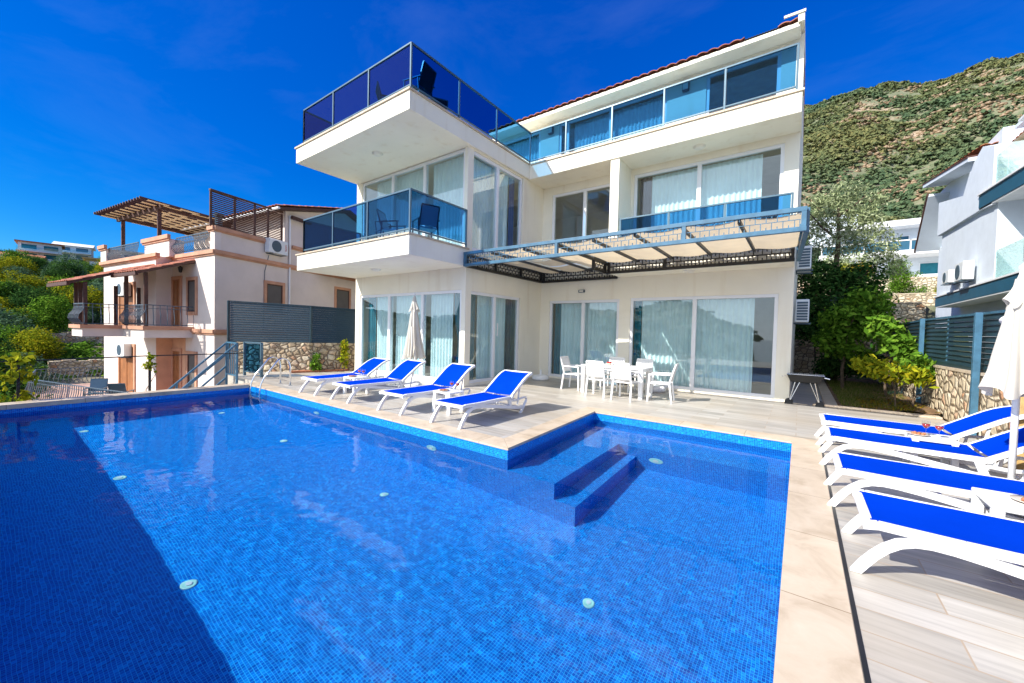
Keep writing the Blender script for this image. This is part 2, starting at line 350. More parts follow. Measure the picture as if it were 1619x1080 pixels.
def thing(name,label,cat,loc=(0,0,0),group=None,rz=0):
    o=bpy.data.objects.new(name,None);COL.objects.link(o);o.location=loc;o.rotation_euler=(0,0,rz);o.empty_display_size=.2
    return tag(o,label,cat,group)
def struct(o):o['kind']='structure';return o
KIDS={}
def copy_tree(o,parent=None):
    c=o.copy();COL.objects.link(c)
    if parent:c.parent=parent
    for ch in [x for x in o.children]:copy_tree(ch,c)
    return c
# ---------- terrain ----------
def lerp(a,b,t):return a+(b-a)*t
def sst(a,b,x):
    t=np.clip((x-a)/(b-a),0,1);return t*t*(3-2*t)
SK=[(-180,.0),(-172,.03),(-166,.085),(-158,.05),(-150,.06),(-130,.03),(-110,.06),(-95,.092),(-88.7,.096),(-86.6,.100),(-85,.102),(-82.5,.104),(-80.7,.106),(-74,.12),(-60,.16),(-45,.18),(-30,.22),(-18,.34),(-8,.44),(-.7,.458),(3.8,.455),(8.3,.436),(12.1,.443),(15.3,.444),(24,.46),(40,.44),(60,.36),(90,.2),(120,.05),(150,.0),(180,.0)]
SKx=np.array([a for a,b in SK]);SKy=np.array([b for a,b in SK])
RK=[(-180,900),(-160,700),(-130,400),(-110,220),(-80,190),(-60,220),(-30,500),(-10,800),(60,800),(120,800),(180,900)]
RKx=np.array([a for a,b in RK]);RKy=np.array([b for a,b in RK])
def hnoise(x,y,s,seed=0):
    return noise.fractal(Vector((x*s+seed,y*s-seed,seed*.37)),.9,2.0,5)
def base_z(x,y):
    if y>21.7 and x>-2:
        return 2.0 if y<28.2 else 3.4 if y<35.8 else 4.5 if y<44.3 else 6.5 if y<58 else 8.5
    if x>2.62 and y>-4:return -.15
    if x>-13.3 and y>-8 and y<24:return -3.2
    if y<-8: return -3.2-min(60,(-8-y)*.25)
    return -3.3
def ground_z(x,y):
    r=math.hypot(x,y);az=math.degrees(math.atan2(x,y))
    b=base_z(x,y)
    T=float(np.interp(az,SKx,SKy));R=float(np.interp(az,RKx,RKy))
    q=r/R
    left=az<-60
    r0=(28 if left else 66 if -20<az<70 else 45)
    if r<=r0:
        return b+(hnoise(x,y,.15)*.25 if (x<-14 or y<-8) else 0)
    pk=T*R
    if q<1: s=((r-r0)/(R-r0))**(1.05 if left else 1.0)
    else: s=max(0,1-(q-1)*1.2)
    z=b*(1-min(1,(r-r0)/60))+pk*s
    amp=min(1,(r-r0)/80)
    n=hnoise(x,y,.006,3)*R*.035*amp+hnoise(x,y,.03,5)*R*.006*amp
    if left:n*=.5
    if T<.05 and abs(az)>100:n*=.3
    if T<.02:z=min(z,b)-2
    return z+n*(1 if q<.85 else max(.35,1-(q-.85)*2))
naz,nr=480,150
radii=[.5]+[1.0*i for i in range(1,50)]+[50*(1.04**i) for i in range(0,nr-50)]
radii=[r for r in radii if r<2200]
mb=MB();V=[]
for r in radii:
    for i in range(naz):
        a=2*math.pi*i/naz;x=r*math.sin(a);y=r*math.cos(a);V.append((x,y,ground_z(x,y)))
mb.v=V
for j in range(len(radii)-1):
    for i in range(naz):
        i2=(i+1)%naz;mb.f.append((j*naz+i,(j+1)*naz+i,(j+1)*naz+i2,j*naz+i2)[::-1]);mb.mi.append(0)
struct(mb.build('hillside_ground','hill',smooth=True))
struct(MB().box(-4000,4000,-5000,-60,-36,-35).build('sea','sea'))

# ---------- pool ----------
W=-.17;FZ=-1.5
A0=(-11.84,-.45);A1=(-11.84,4.32);A2=(-3.17,4.29);A3=(-3.34,7.48);A4=(-.03,7.46);A5=(-.03,-.45)
OUT=[A0,A5,A4,A3,A2,A1] # ccw
mb=MB()
def wall(mb,p,q,z0,z1): # inward-facing quad
    mb.poly([(*p,z0),(*q,z0),(*q,z1),(*p,z1)])
for i in range(6):
    p=OUT[i];q=OUT[(i+1)%6]
    wall(mb,q,p,FZ,-.035)
mb.poly([(A0[0],A0[1],FZ),(A5[0],A5[1],FZ),(A5[0],4.305,FZ),(A0[0],4.32,FZ)])
mb.poly([(A2[0],4.305,FZ),(A5[0],4.305,FZ),(A5[0],7.46,FZ),(A3[0],7.47,FZ)])
# steps and bench (slightly proud of the walls)
def blk(mb,x0,x1,y0,y1,z0,z1):mb.box(x0,x1,y0,y1,z0,z1)
blk(mb,-3.36,-2.43,4.2885,6.46,FZ-.02,-.55)
blk(mb,-2.43,-2.13,4.2885,6.46,FZ-.02,-1.02)
blk(mb,-3.38,-.01,6.46,7.47,FZ-.02,-.551)
basin=struct(mb.build('pool_basin','mosaic'));basin.cycles.is_caustics_receiver=True
# concrete shell of the basin seen from outside
mb=MB().box(-12.2,-11.86,-.8,4.9,-3.6,-.09);struct(mb.build('pool_outer_wall','plaster_white'))
# water sheet with small ripples
nx,ny=380,250;x0,x1,y0,y1=-11.84,-.03,-.45,7.48
xs=np.linspace(x0,x1,nx+1);ys=np.linspace(y0,y1,ny+1)
jy=int(np.argmin(abs(ys-4.3)));ys[jy]=4.302
vid={};vv=[];ff=[]
def wz(x,y):
    d=.0012*noise.noise(Vector((x*1.6,y*1.3,1.7)))+.0010*noise.noise(Vector((x*3.4+9,y*3.1,4)))+.0011*noise.noise(Vector((x*7,y*8,8.3)))+.0007*noise.noise(Vector((x*15,y*16,2.3)))
    return W+d*(.75+.5*noise.noise(Vector((x*.35,y*.35,7))))
def vget(i,j,xo=None):
    x=xs[i] if xo is None else xo;y=ys[j];key=(i,j,xo)
    if key not in vid:vid[key]=len(vv);vv.append((x,y,wz(x,y)))
    return vid[key]
for j in range(ny):
    for i in range(nx):
        if j>=jy:
            xl0=lerp(A2[0],A3[0],(ys[j]-4.3)/3.18);xl1=lerp(A2[0],A3[0],(ys[j+1]-4.3)/3.18)
            if xs[i+1]<=max(xl0,xl1)+.0:continue
            if xs[i]<min(xl0,xl1):
                ff.append((vget(i,j,xl0),vget(i+1,j),vget(i+1,j+1),vget(i,j+1,xl1)));continue
        ff.append((vget(i,j),vget(i+1,j),vget(i+1,j+1),vget(i,j+1)))
mb=MB();mb.v=vv;mb.f=ff;mb.mi=[0]*len(ff)
water=struct(mb.build('pool_water','water',smooth=True));water.cycles.is_caustics_caster=True
# coping
CW=.33
mb=MB()
def slab(mb,pts,z0,z1):mb.prism([(x,y,z0) for x,y in pts],(0,0,z1-z0))
ov=.015
slab(mb,[(-12.17,-.8),(A0[0]+ov,-.8),(A1[0]+ov,A1[1]-ov),(-12.17,A1[1]+.33)],-.09,0)
struct(mb.build('pool_coping','coping',bevel=.006))
mb=MB();slab(mb,[(A1[0]+ov,A1[1]-ov),(A2[0]+ov,A2[1]-ov),(A2[0]-.33,A2[1]+.34),(-12.17,A1[1]+.33)],-.035,.002);struct(mb.build('pool_coping','coping',bevel=.004))
mb=MB();slab(mb,[(A2[0]+ov,A2[1]-ov),(A3[0]+ov,A3[1]-ov),(A3[0]-.33,A3[1]+.33),(A2[0]-.33,A2[1]+.34)],-.035,.0025);struct(mb.build('pool_coping','coping',bevel=.004))
mb=MB();slab(mb,[(A3[0]+ov,A3[1]-ov),(A4[0]-ov,A4[1]-ov),(.30,7.79),(A3[0]-.33,A3[1]+.33)],-.035,.003);struct(mb.build('pool_coping','coping',bevel=.004))
mb=MB();slab(mb,[(A4[0]-ov,A4[1]-ov),(A5[0]-ov,-.8),(.30,-.8),(.30,7.79)],-.035,.0035);struct(mb.build('pool_coping','coping',bevel=.004))
# near edge
mb=MB();slab(mb,[(-12.17,-.8),(-12.17,-1.1),(.30,-1.1),(.30,-.8)],-.6,.0);slab(mb,[(A0[0]+ov,-.8),(.28,-.8),(A5[0],-.45),(A0[0],-.45)],-.035,.0045);struct(mb.build('pool_coping','coping'))
# floor inlets and wall lamps
def disc_thing(name,label,cat,c,nrm,r,mat,group=None):
    n=Vector(nrm);t=thing(name,label,cat,c,group)
    u=Vector((0,0,1)) if abs(n.z)<.5 else Vector((1,0,0));s=n.cross(u).normalized();u=s.cross(n)
    mb=MB();N=20;C=Vector(c)
    pr=[(r,0),(r,.012),(r*.86,.018),(r*.45,.014),(0.001,.012)]
    b=0
    for (rr,h) in pr:
        for q in range(N):
            a=2*math.pi*q/N;mb.v.append(tuple(C+n*h+s*rr*math.cos(a)+u*rr*math.sin(a)))
    for i in range(len(pr)-1):
        for q in range(N):
            q2=(q+1)%N;mb.f.append((i*N+q,i*N+q2,(i+1)*N+q2,(i+1)*N+q));mb.mi.append(0)
    mb.build('rim',mat,t).cycles.is_caustics_receiver=True
    mb=MB();b=0
    for (rr,h) in [(r*.4,.010),(r*.4,.026),(.001,.026)]:
        for q in range(N):
            a=2*math.pi*q/N;mb.v.append(tuple(C+n*h+s*rr*math.cos(a)+u*rr*math.sin(a)))
    for i in range(2):
        for q in range(N):
            q2=(q+1)%N;mb.f.append((i*N+q,i*N+q2,(i+1)*N+q2,(i+1)*N+q));mb.mi.append(0)
    mb.build('centre','acbody' if cat!='lamp' else 'lampglass',t).cycles.is_caustics_receiver=True
    return t
GI='white floor inlets on the pool bottom'
for x,y,lb in [(-4.42,1.13,'white pool floor inlet near the shadow edge, nearest the camera on the left'),(-1.48,3.31,'white pool floor inlet beside the sun glint'),(-4.53,3.3,'white pool floor inlet in the middle of the sunlit floor'),(-7.52,1.16,'white pool floor inlet at the shadow edge farther left'),(-7.6,3.33,'white pool floor inlet farther out near the reflected parasol'),(-10.6,3.3,'small white pool floor inlet closest to the chrome ladder'),(-10.6,1.16,'white pool floor inlet at the far left end of the shadow edge')]:
    disc_thing('floor_inlet',lb,'pool inlet',(x,y,FZ+.002),(0,0,1),.062,'inlet',GI)
disc_thing('pool_lamp','round underwater lamp on the long wall below the fourth lounger','lamp',(-4.69,4.296,-.59),(0,-1,0),.11,'inlet','underwater pool lamps')
disc_thing('pool_lamp','round underwater lamp on the long wall below the second lounger','lamp',(-8.3,4.304,-.59),(0,-1,0),.11,'inlet','underwater pool lamps')
disc_thing('pool_lamp','round underwater lamp on the bench riser right of the pool steps','lamp',(-1.8,6.457,-1.02),(0,-1,0),.11,'inlet','underwater pool lamps')

# ---------- deck ----------
def decksheet(pts,z=0,name='pool_deck',mat='deck',h=.3):
    mb=MB();slab(mb,pts,z-h,z);return struct(mb.build(name,mat))
L1=A2[0]-.33
decksheet([(-14.6,4.64),(-12.17,4.65),(L1,4.63),(L1-.17,7.81),(L1-.17,12.0),(-13.2,12.0),(-13.2,8.4),(-14.6,6.4)])
decksheet([(L1-.17,7.81),(.30,7.79),(.30,11.72),(-.1,11.95),(L1-.17,11.95)],z=-.001)
decksheet([(.30,-1.1),(2.42,-1.1),(2.42,11.72),(.30,11.72)],z=-.002)
decksheet([(-12.17,-6),(2.42,-6),(2.42,-1.1),(-12.17,-1.1)],z=-.003)
decksheet([(-.3,11.75),(.55,11.75),(.55,18),(-.3,18)],z=-.06,name='side_path',mat='deck',h=.2)
mb=MB();mb.box(.55,.80,11.98,21,-.3,-.01);mb.box(.30,2.42,11.72,11.98,-.3,.035);struct(mb.build('garden_kerb','coping',bevel=.01))
mb=MB();mb.box(-13.42,-13.2,8.35,12,-.3,0.02);mb.poly([(-.3,11.73,.004),(.3,11.73,.004),(.3,11.8,.004),(-.3,11.8,.004)]);struct(mb.build('deck_border','coping'))
# garden soil with clods
mb=MB();mb.grid(lambda u,v:(lerp(.80,2.46,u),lerp(11.98,21.5,v),-.03+.07*noise.noise(Vector((u*5,v*22,3)))+.12*u*(1-v)),24,90)
struct(mb.build('garden_soil','soil',smooth=True))
# drain slot between coping and the right deck
mb=MB();mb.box(.302,.325,-1.1,7.79,-.02,.0015);struct(mb.build('drain_gap','black'))
# ---------- villa ----------
villa=thing('villa','modern three-storey white villa with glass balconies and terracotta roof edge behind the pool','house',(-6,12,0))
def vp(name,mb,mat,parent=None,**k):return mb.build(name,mat,parent or villa,**k)
LX,RX=-12.82,-.17;WX=-7.5;FY=8.0;WY=11.9
Z1a,Z1b,Z2a,Z2b=3.33,3.80,6.64,7.10
mb=MB();t=.2
# LW front wall (y=FY..FY+t): openings ground -12.57..-7.65 z .08..2.72 ; upper -12.5..-7.62 z 3.86..6.62
mb.box(LX,-12.57,FY,FY+t,0,3.32);mb.box(-7.65,WX,FY,FY+t,0,3.32)
mb.box(-12.57,-7.65,FY,FY+t,2.72,3.32);mb.box(-12.57,-7.65,FY,FY+t,0,.08)
mb.box(LX,-12.5,FY,FY+t,3.32,6.64);mb.box(-7.62,WX,FY,FY+t,3.32,6.64);mb.box(-12.5,-7.62,FY,FY+t,3.32,3.86)
# LW right wall (x=WX-t..WX)
for z0,z1,wz0,wz1 in ((0,3.32,.08,2.70),(3.32,6.64,3.84,6.60)):
    mb.box(WX-t,WX,FY+t,8.03+t,z0,z1);mb.box(WX-t,WX,10.64,WY+t,z0,z1)
    mb.box(WX-t,WX,8.03+t,10.64,wz1,z1);mb.box(WX-t,WX,8.03+t,10.64,z0,wz0)
# LW left wall, back and right walls
mb.box(LX,LX+t,FY+t,20,0,6.64)
mb.box(LX+t,RX,20-t,20,0,8.9);mb.box(RX-t,RX,WY+t,20-t,0,9.1);mb.box(LX,LX+t,12.3,20,6.64,8.9)
# RW ground wall y=WY
y0,y1=WY,WY+t
mb.box(WX,-7.13,y0,y1,0,6.62);mb.box(-7.13,-4.6,y0,y1,2.68,3.85)
mb.box(-4.6,-4.25,y0,y1,0,6.62);mb.box(-4.25,-.47,y0,y1,2.70,3.90);mb.box(-.47,RX,y0,y1,0,6.62)
mb.box(-7.13,-4.6,y0,y1,6.36,6.62);mb.box(-4.25,-.47,y0,y1,6.44,6.62)
mb.box(-7.13,-.47,y0,y1,0,.05)
# fin between the two upper bays
mb.box(-4.6,-4.34,10.9,WY,Z1b,Z2a)
vp('wall',mb,'plaster')
# top floor wall y=12.1
mb=MB();y0,y1=12.1,12.3
for a,b in ((-12.6,-11.5),(-7.82,-7.05),(-3.42,-2.36),(-.63,RX-t)):mb.box(a,b,y0,y1,7.1,8.88)
mb.box(-12.6,RX-t,y0,y1,8.88,9.15)
vp('upper_wall',mb,'plaster')
# slabs
mb=MB();mb.box(-12.83,-7.42,5.97,FY,Z1a,Z1b);vp('balcony_slab',mb,'plaster',bevel=.01)
mb=MB();mb.box(-4.6,RX,10.9,WY,Z1a+.02,Z1b);vp('balcony_slab',mb,'plaster',bevel=.01)
mb=MB();mb.box(-12.82,-7.41,5.91,12.3,Z2a,Z2b-.02);mb.box(-7.41,-.15,10.86,12.3,Z2a-.02,Z2b-.021);vp('terrace_slab',mb,'plaster',bevel=.01)
mb=MB();e=.035
mb.box(-12.82-e,-7.41+e,5.91-e,6.15,Z2b-.02,Z2b+.025);mb.box(-7.6,-7.41+e,6.15,10.86,Z2b-.02,Z2b+.025);mb.box(-7.41+e,-.15+e,10.86-e,11.1,Z2b-.02,Z2b+.025)
vp('marble_edge',mb,'coping');mb=MB();mb.box(-12.83-e,-7.42+e,5.97-e,6.2,Z1b,Z1b+.04);mb.box(-7.6,-7.42+e,6.2,FY-.001,Z1b,Z1b+.04)
vp('marble_edge',mb,'coping');mb=MB();mb.box(-4.34,RX,10.86,11.1,Z1b,Z1b+.04)
vp('marble_edge',mb,'coping')
# interior floors, partitions
mb=MB();mb.box(LX+t,RX-t,8.3,19.7,3.30,3.5) if False else mb.box(LX+t,RX-t,12.2,19.7,3.35,3.6);mb.box(LX+t,WX-t,FY+t,12.2,3.35,3.6)
mb.box(LX+t,RX-t,12.2,19.7,6.66,6.9);mb.box(LX+t,RX-t,12.3,19.7,8.94,9.0);mb.box(LX+t,RX-t,12.2,19.7,-.1,.03);mb.box(LX+t,WX-t,FY+t,12.2,-.1,.03)
vp('floor',mb,'interior')
mb=MB();mb.box(-4.5,-4.4,12.2,19.7,.03,6.6);mb.box(LX+t,RX-t,15.5,15.6,.03,8.4);vp('partition',mb,'interior')

# windows -----------------------------------------------------------
def window(ax,pl,a0,a1,z0,z1,mull,handles=(),fw=.085,name='window',parent=None,frame='upvc',pane='pane',depth=.09):
    """ax 'x': window runs along x in plane y=pl (outside is -y); 'y': runs along y in plane x=pl (outside is +x)"""
    def bx(mb,u0,u1,w0,w1,z0,z1):
        if ax=='x':mb.box(u0,u1,pl+w0,pl+w1,z0,z1)
        else:mb.box(pl-w1,pl-w0,u0,u1,z0,z1)
    mb=MB();i0,i1=.03,.03+depth
    bx(mb,a0,a1,i0,i1,z0,z0+fw);bx(mb,a0,a1,i0,i1,z1-fw,z1)
    bx(mb,a0,a0+fw,i0,i1,z0+fw,z1-fw);bx(mb,a1-fw,a1,i0,i1,z0+fw,z1-fw)
    for m in mull:bx(mb,m-fw*.65,m+fw*.65,i0-.012,i1+.01,z0+fw,z1-fw)
    f=mb.build(name,frame,parent or villa,bevel=.006)
    ed=[a0+fw]+[q for m in mull for q in (m-fw*.65,m+fw*.65)]+[a1-fw]
    for q in range(0,len(ed),2):
        # each sash: inner frame and pane
        u0,u1=ed[q],ed[q+1]
        mb=MB();bx(mb,u0,u1,i0+.035,i0+.05,z0+fw,z1-fw);mb.build('pane',pane,f)
    for h in handles:
        mb=MB();bx(mb,h-.015,h+.015,i0-.05,i0-.03,z0+1.35,z0+1.75);bx(mb,h-.012,h+.012,i0-.035,i0,z0+1.38,z0+1.42);bx(mb,h-.012,h+.012,i0-.035,i0,z0+1.68,z0+1.72);mb.build('handle','upvc',f)
    return f
def curtain(label,ax,pl,a0,a1,z0,z1,mat='sheer',amp=.035,wl=.13,off=.28,group=None,seed=0,gather=0):
    rr=random.Random(seed+int(a0*100));n=int((a1-a0)/wl*10)
    ph=[rr.uniform(-.5,.5) for _ in range(60)]
    def fn(u,v):
        a=lerp(a0,a1,u);k_=a/wl;i=int(abs(k_))%59
        w=math.sin(k_*2*math.pi+lerp(ph[i],ph[i+1],abs(k_)%1)*1.8)*amp*(.45+.55*(1-v)+.2*ph[i])
        z=lerp(z0,z1,v)
        if gather:
            c=gather;f=1-.55*math.exp(-((v-.42)/.22)**2);a=c+(a-c)*f
        return (a,pl+off+w,z) if ax=='x' else (pl-off-w,a,z)
    mb=MB();mb.grid(fn,n,6 if not gather else 14)
    o=mb.build('curtain',mat,smooth=True,origin=((a0+a1)/2 if ax=='x' else pl-off,pl+off if ax=='x' else (a0+a1)/2,z0))
    return tag(o,label,'curtain',group)
GC='curtains hanging inside the villa windows'
window('x',FY,-12.57,-7.65,.08,2.72,[-10.93,-9.3],handles=[-9.25])
curtain('sheer white curtain in the left pane of the ground-floor front window, gathered to one side','x',FY,-11.95,-11.05,.1,2.66,seed=1,group=GC)
curtain('teal drape at the outer left edge of the ground-floor front window','x',FY,-12.45,-11.98,.1,2.66,'drape',group=GC)
curtain('sheer grey-white curtain behind the folded parasol in the ground-floor front window','x',FY,-10.85,-9.4,.1,2.66,seed=2,group=GC)
curtain('sheer grey-white curtain in the right pane of the ground-floor front window','x',FY,-9.2,-8.22,.1,2.66,seed=3,group=GC)
curtain('teal drape tied back with a rope, right pane of the ground-floor front window','x',FY,-8.18,-7.74,.1,2.66,'drape',group=GC,gather=-7.9)
window('y',WX,8.03,10.62,.08,2.70,[9.33],handles=[9.45])
curtain('narrow teal drape at the corner end of the ground-floor side window','y',WX,8.45,8.75,.1,2.66,'drape',group=GC)
curtain('sheer white curtain filling most of the ground-floor side window','y',WX,8.8,10.2,.1,2.66,seed=4,group=GC)
curtain('dark drape at the inner end of the ground-floor side window','y',WX,10.22,10.56,.1,2.66,'drapedark',group=GC)
window('x',FY,-12.5,-7.62,3.86,6.62,[-10.83,-9.3])
curtain('beige sheer curtain in the left and middle panes above the lower balcony','x',FY,-12.0,-9.4,3.9,6.58,seed=5,group=GC)
curtain('blue-grey sheer curtain in the right pane above the lower balcony','x',FY,-9.2,-7.7,3.9,6.58,seed=6,group=GC)
window('y',WX,8.03,10.62,3.84,6.60,[9.35],name='corner_window')
curtain('pale sheer curtain in the tall first-floor corner window','y',WX,8.15,10.2,3.9,6.56,seed=7,group=GC)
curtain('dark blue drape at the inner end of the first-floor corner window','y',WX,10.22,10.56,3.9,6.56,'drapeblue',group=GC)
window('x',WY,-7.13,-4.6,.05,2.68,[-5.85])
curtain('teal drape at the left edge of the sliding door left of the dining table','x',WY,-7.04,-6.82,.1,2.6,'drape',group=GC)
curtain('sheer curtain in the sliding door behind the dining table end','x',WY,-6.8,-4.7,.1,2.6,seed=8,group=GC)
window('x',WY,-4.25,-.47,.05,2.70,[-2.42])
curtain('teal drape at the left edge of the wide sliding door right of the dining table','x',WY,-4.18,-3.98,.1,2.62,'drape',group=GC)
curtain('wide sheer white curtain across the large sliding door right of the dining table','x',WY,-3.96,-1.0,.1,2.62,seed=9,group=GC)
window('x',WY,-7.13,-4.62,3.85,6.36,[-5.9])
window('x',WY,-4.25,-.47,3.90,6.44,[-2.42])
curtain('dark brown drape in the first-floor balcony window','x',WY,-4.15,-3.8,3.95,6.38,'drapedark',group=GC)
curtain('white sheer curtain across the first-floor balcony window','x',WY,-3.78,-.95,3.95,6.38,seed=11,group=GC)
# top floor windows
window('x',12.1,-11.5,-7.82,7.12,8.88,[-9.6],depth=.07);window('x',12.1,-7.05,-3.42,7.12,8.88,[-6.72,-5.16],depth=.07);window('x',12.1,-2.36,-.63,7.12,8.88,[],depth=.07)
curtain('curtain behind the left terrace window of the top floor','x',12.1,-11.4,-8.0,7.15,8.84,seed=12,group=GC)
curtain('sheer curtain behind the middle terrace window of the top floor','x',12.1,-6.6,-3.55,7.15,8.84,seed=13,group=GC)

# roof -------------------------------------------------------------
def tiles(mb,P,U,Vv,nu,pitch=.26,course=.38,amp=.045,step=.02):
    """P eave start, U unit along eave, Vv vector up the slope; nu metres along"""
    U=Vector(U);Vv=Vector(Vv);L=Vv.length;Vn=Vv/L;N=U.cross(Vn).normalized()
    if N.z<0:N=-N
    P=Vector(P);na=max(4,int(nu/pitch)*8);nc=max(1,int(L/course))
    rr=random.Random(int(nu*100))
    for c in range(nc):
        l0=c*L/nc;l1=(c+1)*L/nc+.04
        jit=rr.uniform(-.004,.004)
        def fn(u,v):
            a=u*nu;h=amp*(abs(math.sin(a/pitch*math.pi))**.8)+jit
            return P+U*a+Vn*lerp(l0,l1,v)+N*(h+step*(1-v))
        mb.grid(fn,na,1)
        # front thickness
        def fn2(u,v):
            a=u*nu;h=amp*(abs(math.sin(a/pitch*math.pi))**.8)+jit
            return P+U*a+Vn*l0+N*(h+step-(1-v)*.018)
        mb.grid(fn2,na,1)
sl_=.30
mb=MB()
mb.prism([(-9.8,11.55,8.97),(-9.8,12.3,9.02),(-9.8,12.3,9.3),(-9.8,11.55,9.07)],(9.55,0,0))
roof=vp('roof',mb,'plaster')
mb=MB();RV=(0,4.5,4.5*sl_)
tiles(mb,(-9.8,11.50,9.09),(1,0,0),RV,8.40)
tiles(mb,(-.70,11.50,9.09),(1,0,0),RV,.39)
mb.build('roof_tiles','tile',roof,smooth=True)
mb=MB();tiles(mb,(-1.40,11.53,9.08),(1,0,0),RV,.70,pitch=.06,amp=.02,course=1.0,step=.003);mb.build('underlay_sheet','black',roof,smooth=True)
mb=MB();mb.prism([(-.30,11.46,9.02),(-.30,16,9.02+4.5*sl_),(-.30,16,9.27+4.5*sl_),(-.30,11.46,9.27)],(.12,0,0));mb.box(-.58,-.16,11.43,11.47,9.20,9.25);mb.build('verge_board','plaster',roof)
mb=MB();mb.prism([(LX,12.35,8.92),(LX,20,8.92),(LX,16,10.1)],(RX-LX,0,0));mb.build('roof_back','tile',roof)

# balustrades --------------------------------------------------------
def balustrade(pts,z0,z1,post_at,name='balustrade',gm='railglass',fm='rail',bot=.10,corner_open=False):
    """pts polyline xy; post_at list per segment of positions 0..len"""
    rails=MB();n=len(pts)
    fr=None;postl=[];glassl=[]
    for i in range(n-1):
        p=Vector((*pts[i],0));q=Vector((*pts[i+1],0));d=(q-p);L=d.length;d/=L
        rails.bar(p+Vector((0,0,z1-.02)),q+Vector((0,0,z1-.02)),.05,.04)
        rails.bar(p+Vector((0,0,z0+bot)),q+Vector((0,0,z0+bot)),.035,.035)
        ps=post_at[i]
        for a in ps:postl.append(p+d*a)
        st=sorted(set(ps))
        for a,b in zip(st[:-1],st[1:]):glassl.append((p+d*(a+.03),p+d*(b-.03)))
    fr=vp(name,rails,fm,bevel=.004)
    seen=[]
    for c in postl:
        if any((c-s).length<.05 for s in seen):continue
        seen.append(c.copy())
        MB().box(c.x-.022,c.x+.022,c.y-.022,c.y+.022,z0,z1-.005).build('post',fm,fr,bevel=.004)
    for a,b in glassl:
        mb=MB();mb.bar(a+Vector((0,0,(z0+bot+z1)/2)),b+Vector((0,0,(z0+bot+z1)/2)),.010,z1-z0-bot-.06);mb.build('glass_panel',gm,fr)
    return fr
X0,X1=-12.45,-7.44
balustrade([(X0,5.96),(X1,5.96),(X1,10.90),(-.26,10.90)],Z2b+.02,8.18,[[0,1.68,3.36,X1-X0],[0,1.58,3.16,4.94],[0,1.34,2.84,4.29,5.74,X1*-1-.26]])
balustrade([(X0,11.9),(X0,5.96)],Z2b+.02,8.18,[[0,1.5,3,4.5,5.94]])
balustrade([(-12.5,6.02),(-7.46,6.02),(-7.46,7.93)],Z1b+.04,4.88,[[0,1.68,3.35,5.04],[0,1.91]])
balustrade([(-12.5,7.95),(-12.5,6.02)],Z1b+.04,4.88,[[0,1.93]])
balustrade([(-4.28,10.97),(-.25,10.97)],Z1b+.04,4.90,[[0,1.33,2.67,4.03]])
# ceiling lamps and wall lamps
def ceil_lamp(x,y,z,mat='lampglass'):
    mb=MB();mb.lathe((x,y,z),[(.0,-.06),(.10,-.055),(.13,-.035),(.14,-.012),(.16,-.01),(.16,.0)]);l=vp('ceiling_lamp',mb,mat,smooth=True);return l
ceil_lamp(-10.05,6.9,Z2a);ceil_lamp(-10.2,7.0,Z1a);ceil_lamp(-2.34,11.4,Z2a-.02);ceil_lamp(-2.5,11.45,Z1a+.02)
for x in (-7.36,-2.89):
    mb=MB();mb.box(x-.09,x+.09,12.0,12.1,8.58,8.84);f=vp('wall_lamp',mb,'acgrille',bevel=.01);MB().box(x-.07,x+.07,11.985,12.0,8.61,8.81).build('lamp_shade','lampglass',f)
mb=MB();mb.box(-6.0,-5.78,11.84,11.9,2.93,3.02);f=vp('wall_lamp',mb,'acgrille',bevel=.008)
mb=MB();mb.box(-5.96,-5.82,11.83,11.84,2.945,3.0);mb.build('lamp_shade','lampglass',f)
# chairs on the balconies are separate things, see furniture
# ---------- pergola ----------
pg=thing('pergola','blue-grey steel pergola with cut-out lattice sides and beige shade cloth over the dining area','pergola',(-3.7,9.3,0))
PZ0,PZ1=3.31,3.70
def lattice(p,q,z0,z1,parent,mat,cell=.155,tk=.012,bars=.010):
    """cut-out sheet: brick-like outline with short tabs, built from thin bars"""
    p=Vector((*p,0));q=Vector((*q,0));d=q-p;L=d.length;d/=L;mb=MB();h=(z1-z0);zm=(z0+z1)/2
    def vb(a,za,zb,w=bars):
        c=p+d*a;mb.bar(c+Vector((0,0,za)),c+Vector((0,0,zb)),w,tk,up=d)
    mb.bar(p+Vector((0,0,zm)),q+Vector((0,0,zm)),tk,bars)
    n=int(L/cell)
    for i in range(n+1):
        a=i*L/n
        if 0<i<n:vb(a,zm,z1)
        vb(min(L-.01,a+L/n/2),z0,zm)
        vb(min(L-.01,a+L/n/2),z1-h*.19,z1,bars*2.6)
        if i>0:vb(a,z0,z0+h*.19,bars*2.6)
    return mb.build('lattice_panel',mat,parent)
def truss(pts,posts,mat,w=.075,tk=.012,bars=.010,cell=.155):
    for (p,q) in zip(pts[:-1],pts[1:]):
        mb=MB();mb.bar((*p,PZ1-w/2),(*q,PZ1-w/2),w,w);mb.bar((*p,PZ0+w/2),(*q,PZ0+w/2),w,w);b=mb.build('beam',mat,pg,bevel=.004)
        P=Vector(p);Q=Vector(q);d=(Q-P).normalized();L=(Q-P).length
        ss=[0.04]+[s for s in posts if .3<s<L-.3]+[L-.04]
        for s in ss:
            c=P+d*s;MB().bar((c.x,c.y,PZ0+w),(c.x,c.y,PZ1-w),w*.98,w*.9,up=(d.x,d.y,0)).build('upright',mat,b)
        for a,c in zip(ss[:-1],ss[1:]):
            A=P+d*(a+.04);B=P+d*(c-.04);lattice((A.x,A.y),(B.x,B.y),PZ0+w,PZ1-w,b,mat,cell,tk,bars)
XR=.02
truss([(-7.42,7.84),(XR,7.84)],[2.87,5.6],'bluesteel')
truss([(XR,7.90),(XR-.12,10.88)],[1.5],'bluesteel')
truss([(-4.56,10.80),(-.16,10.80)],[1.6],'black',tk=.02,bars=.03,cell=.17)
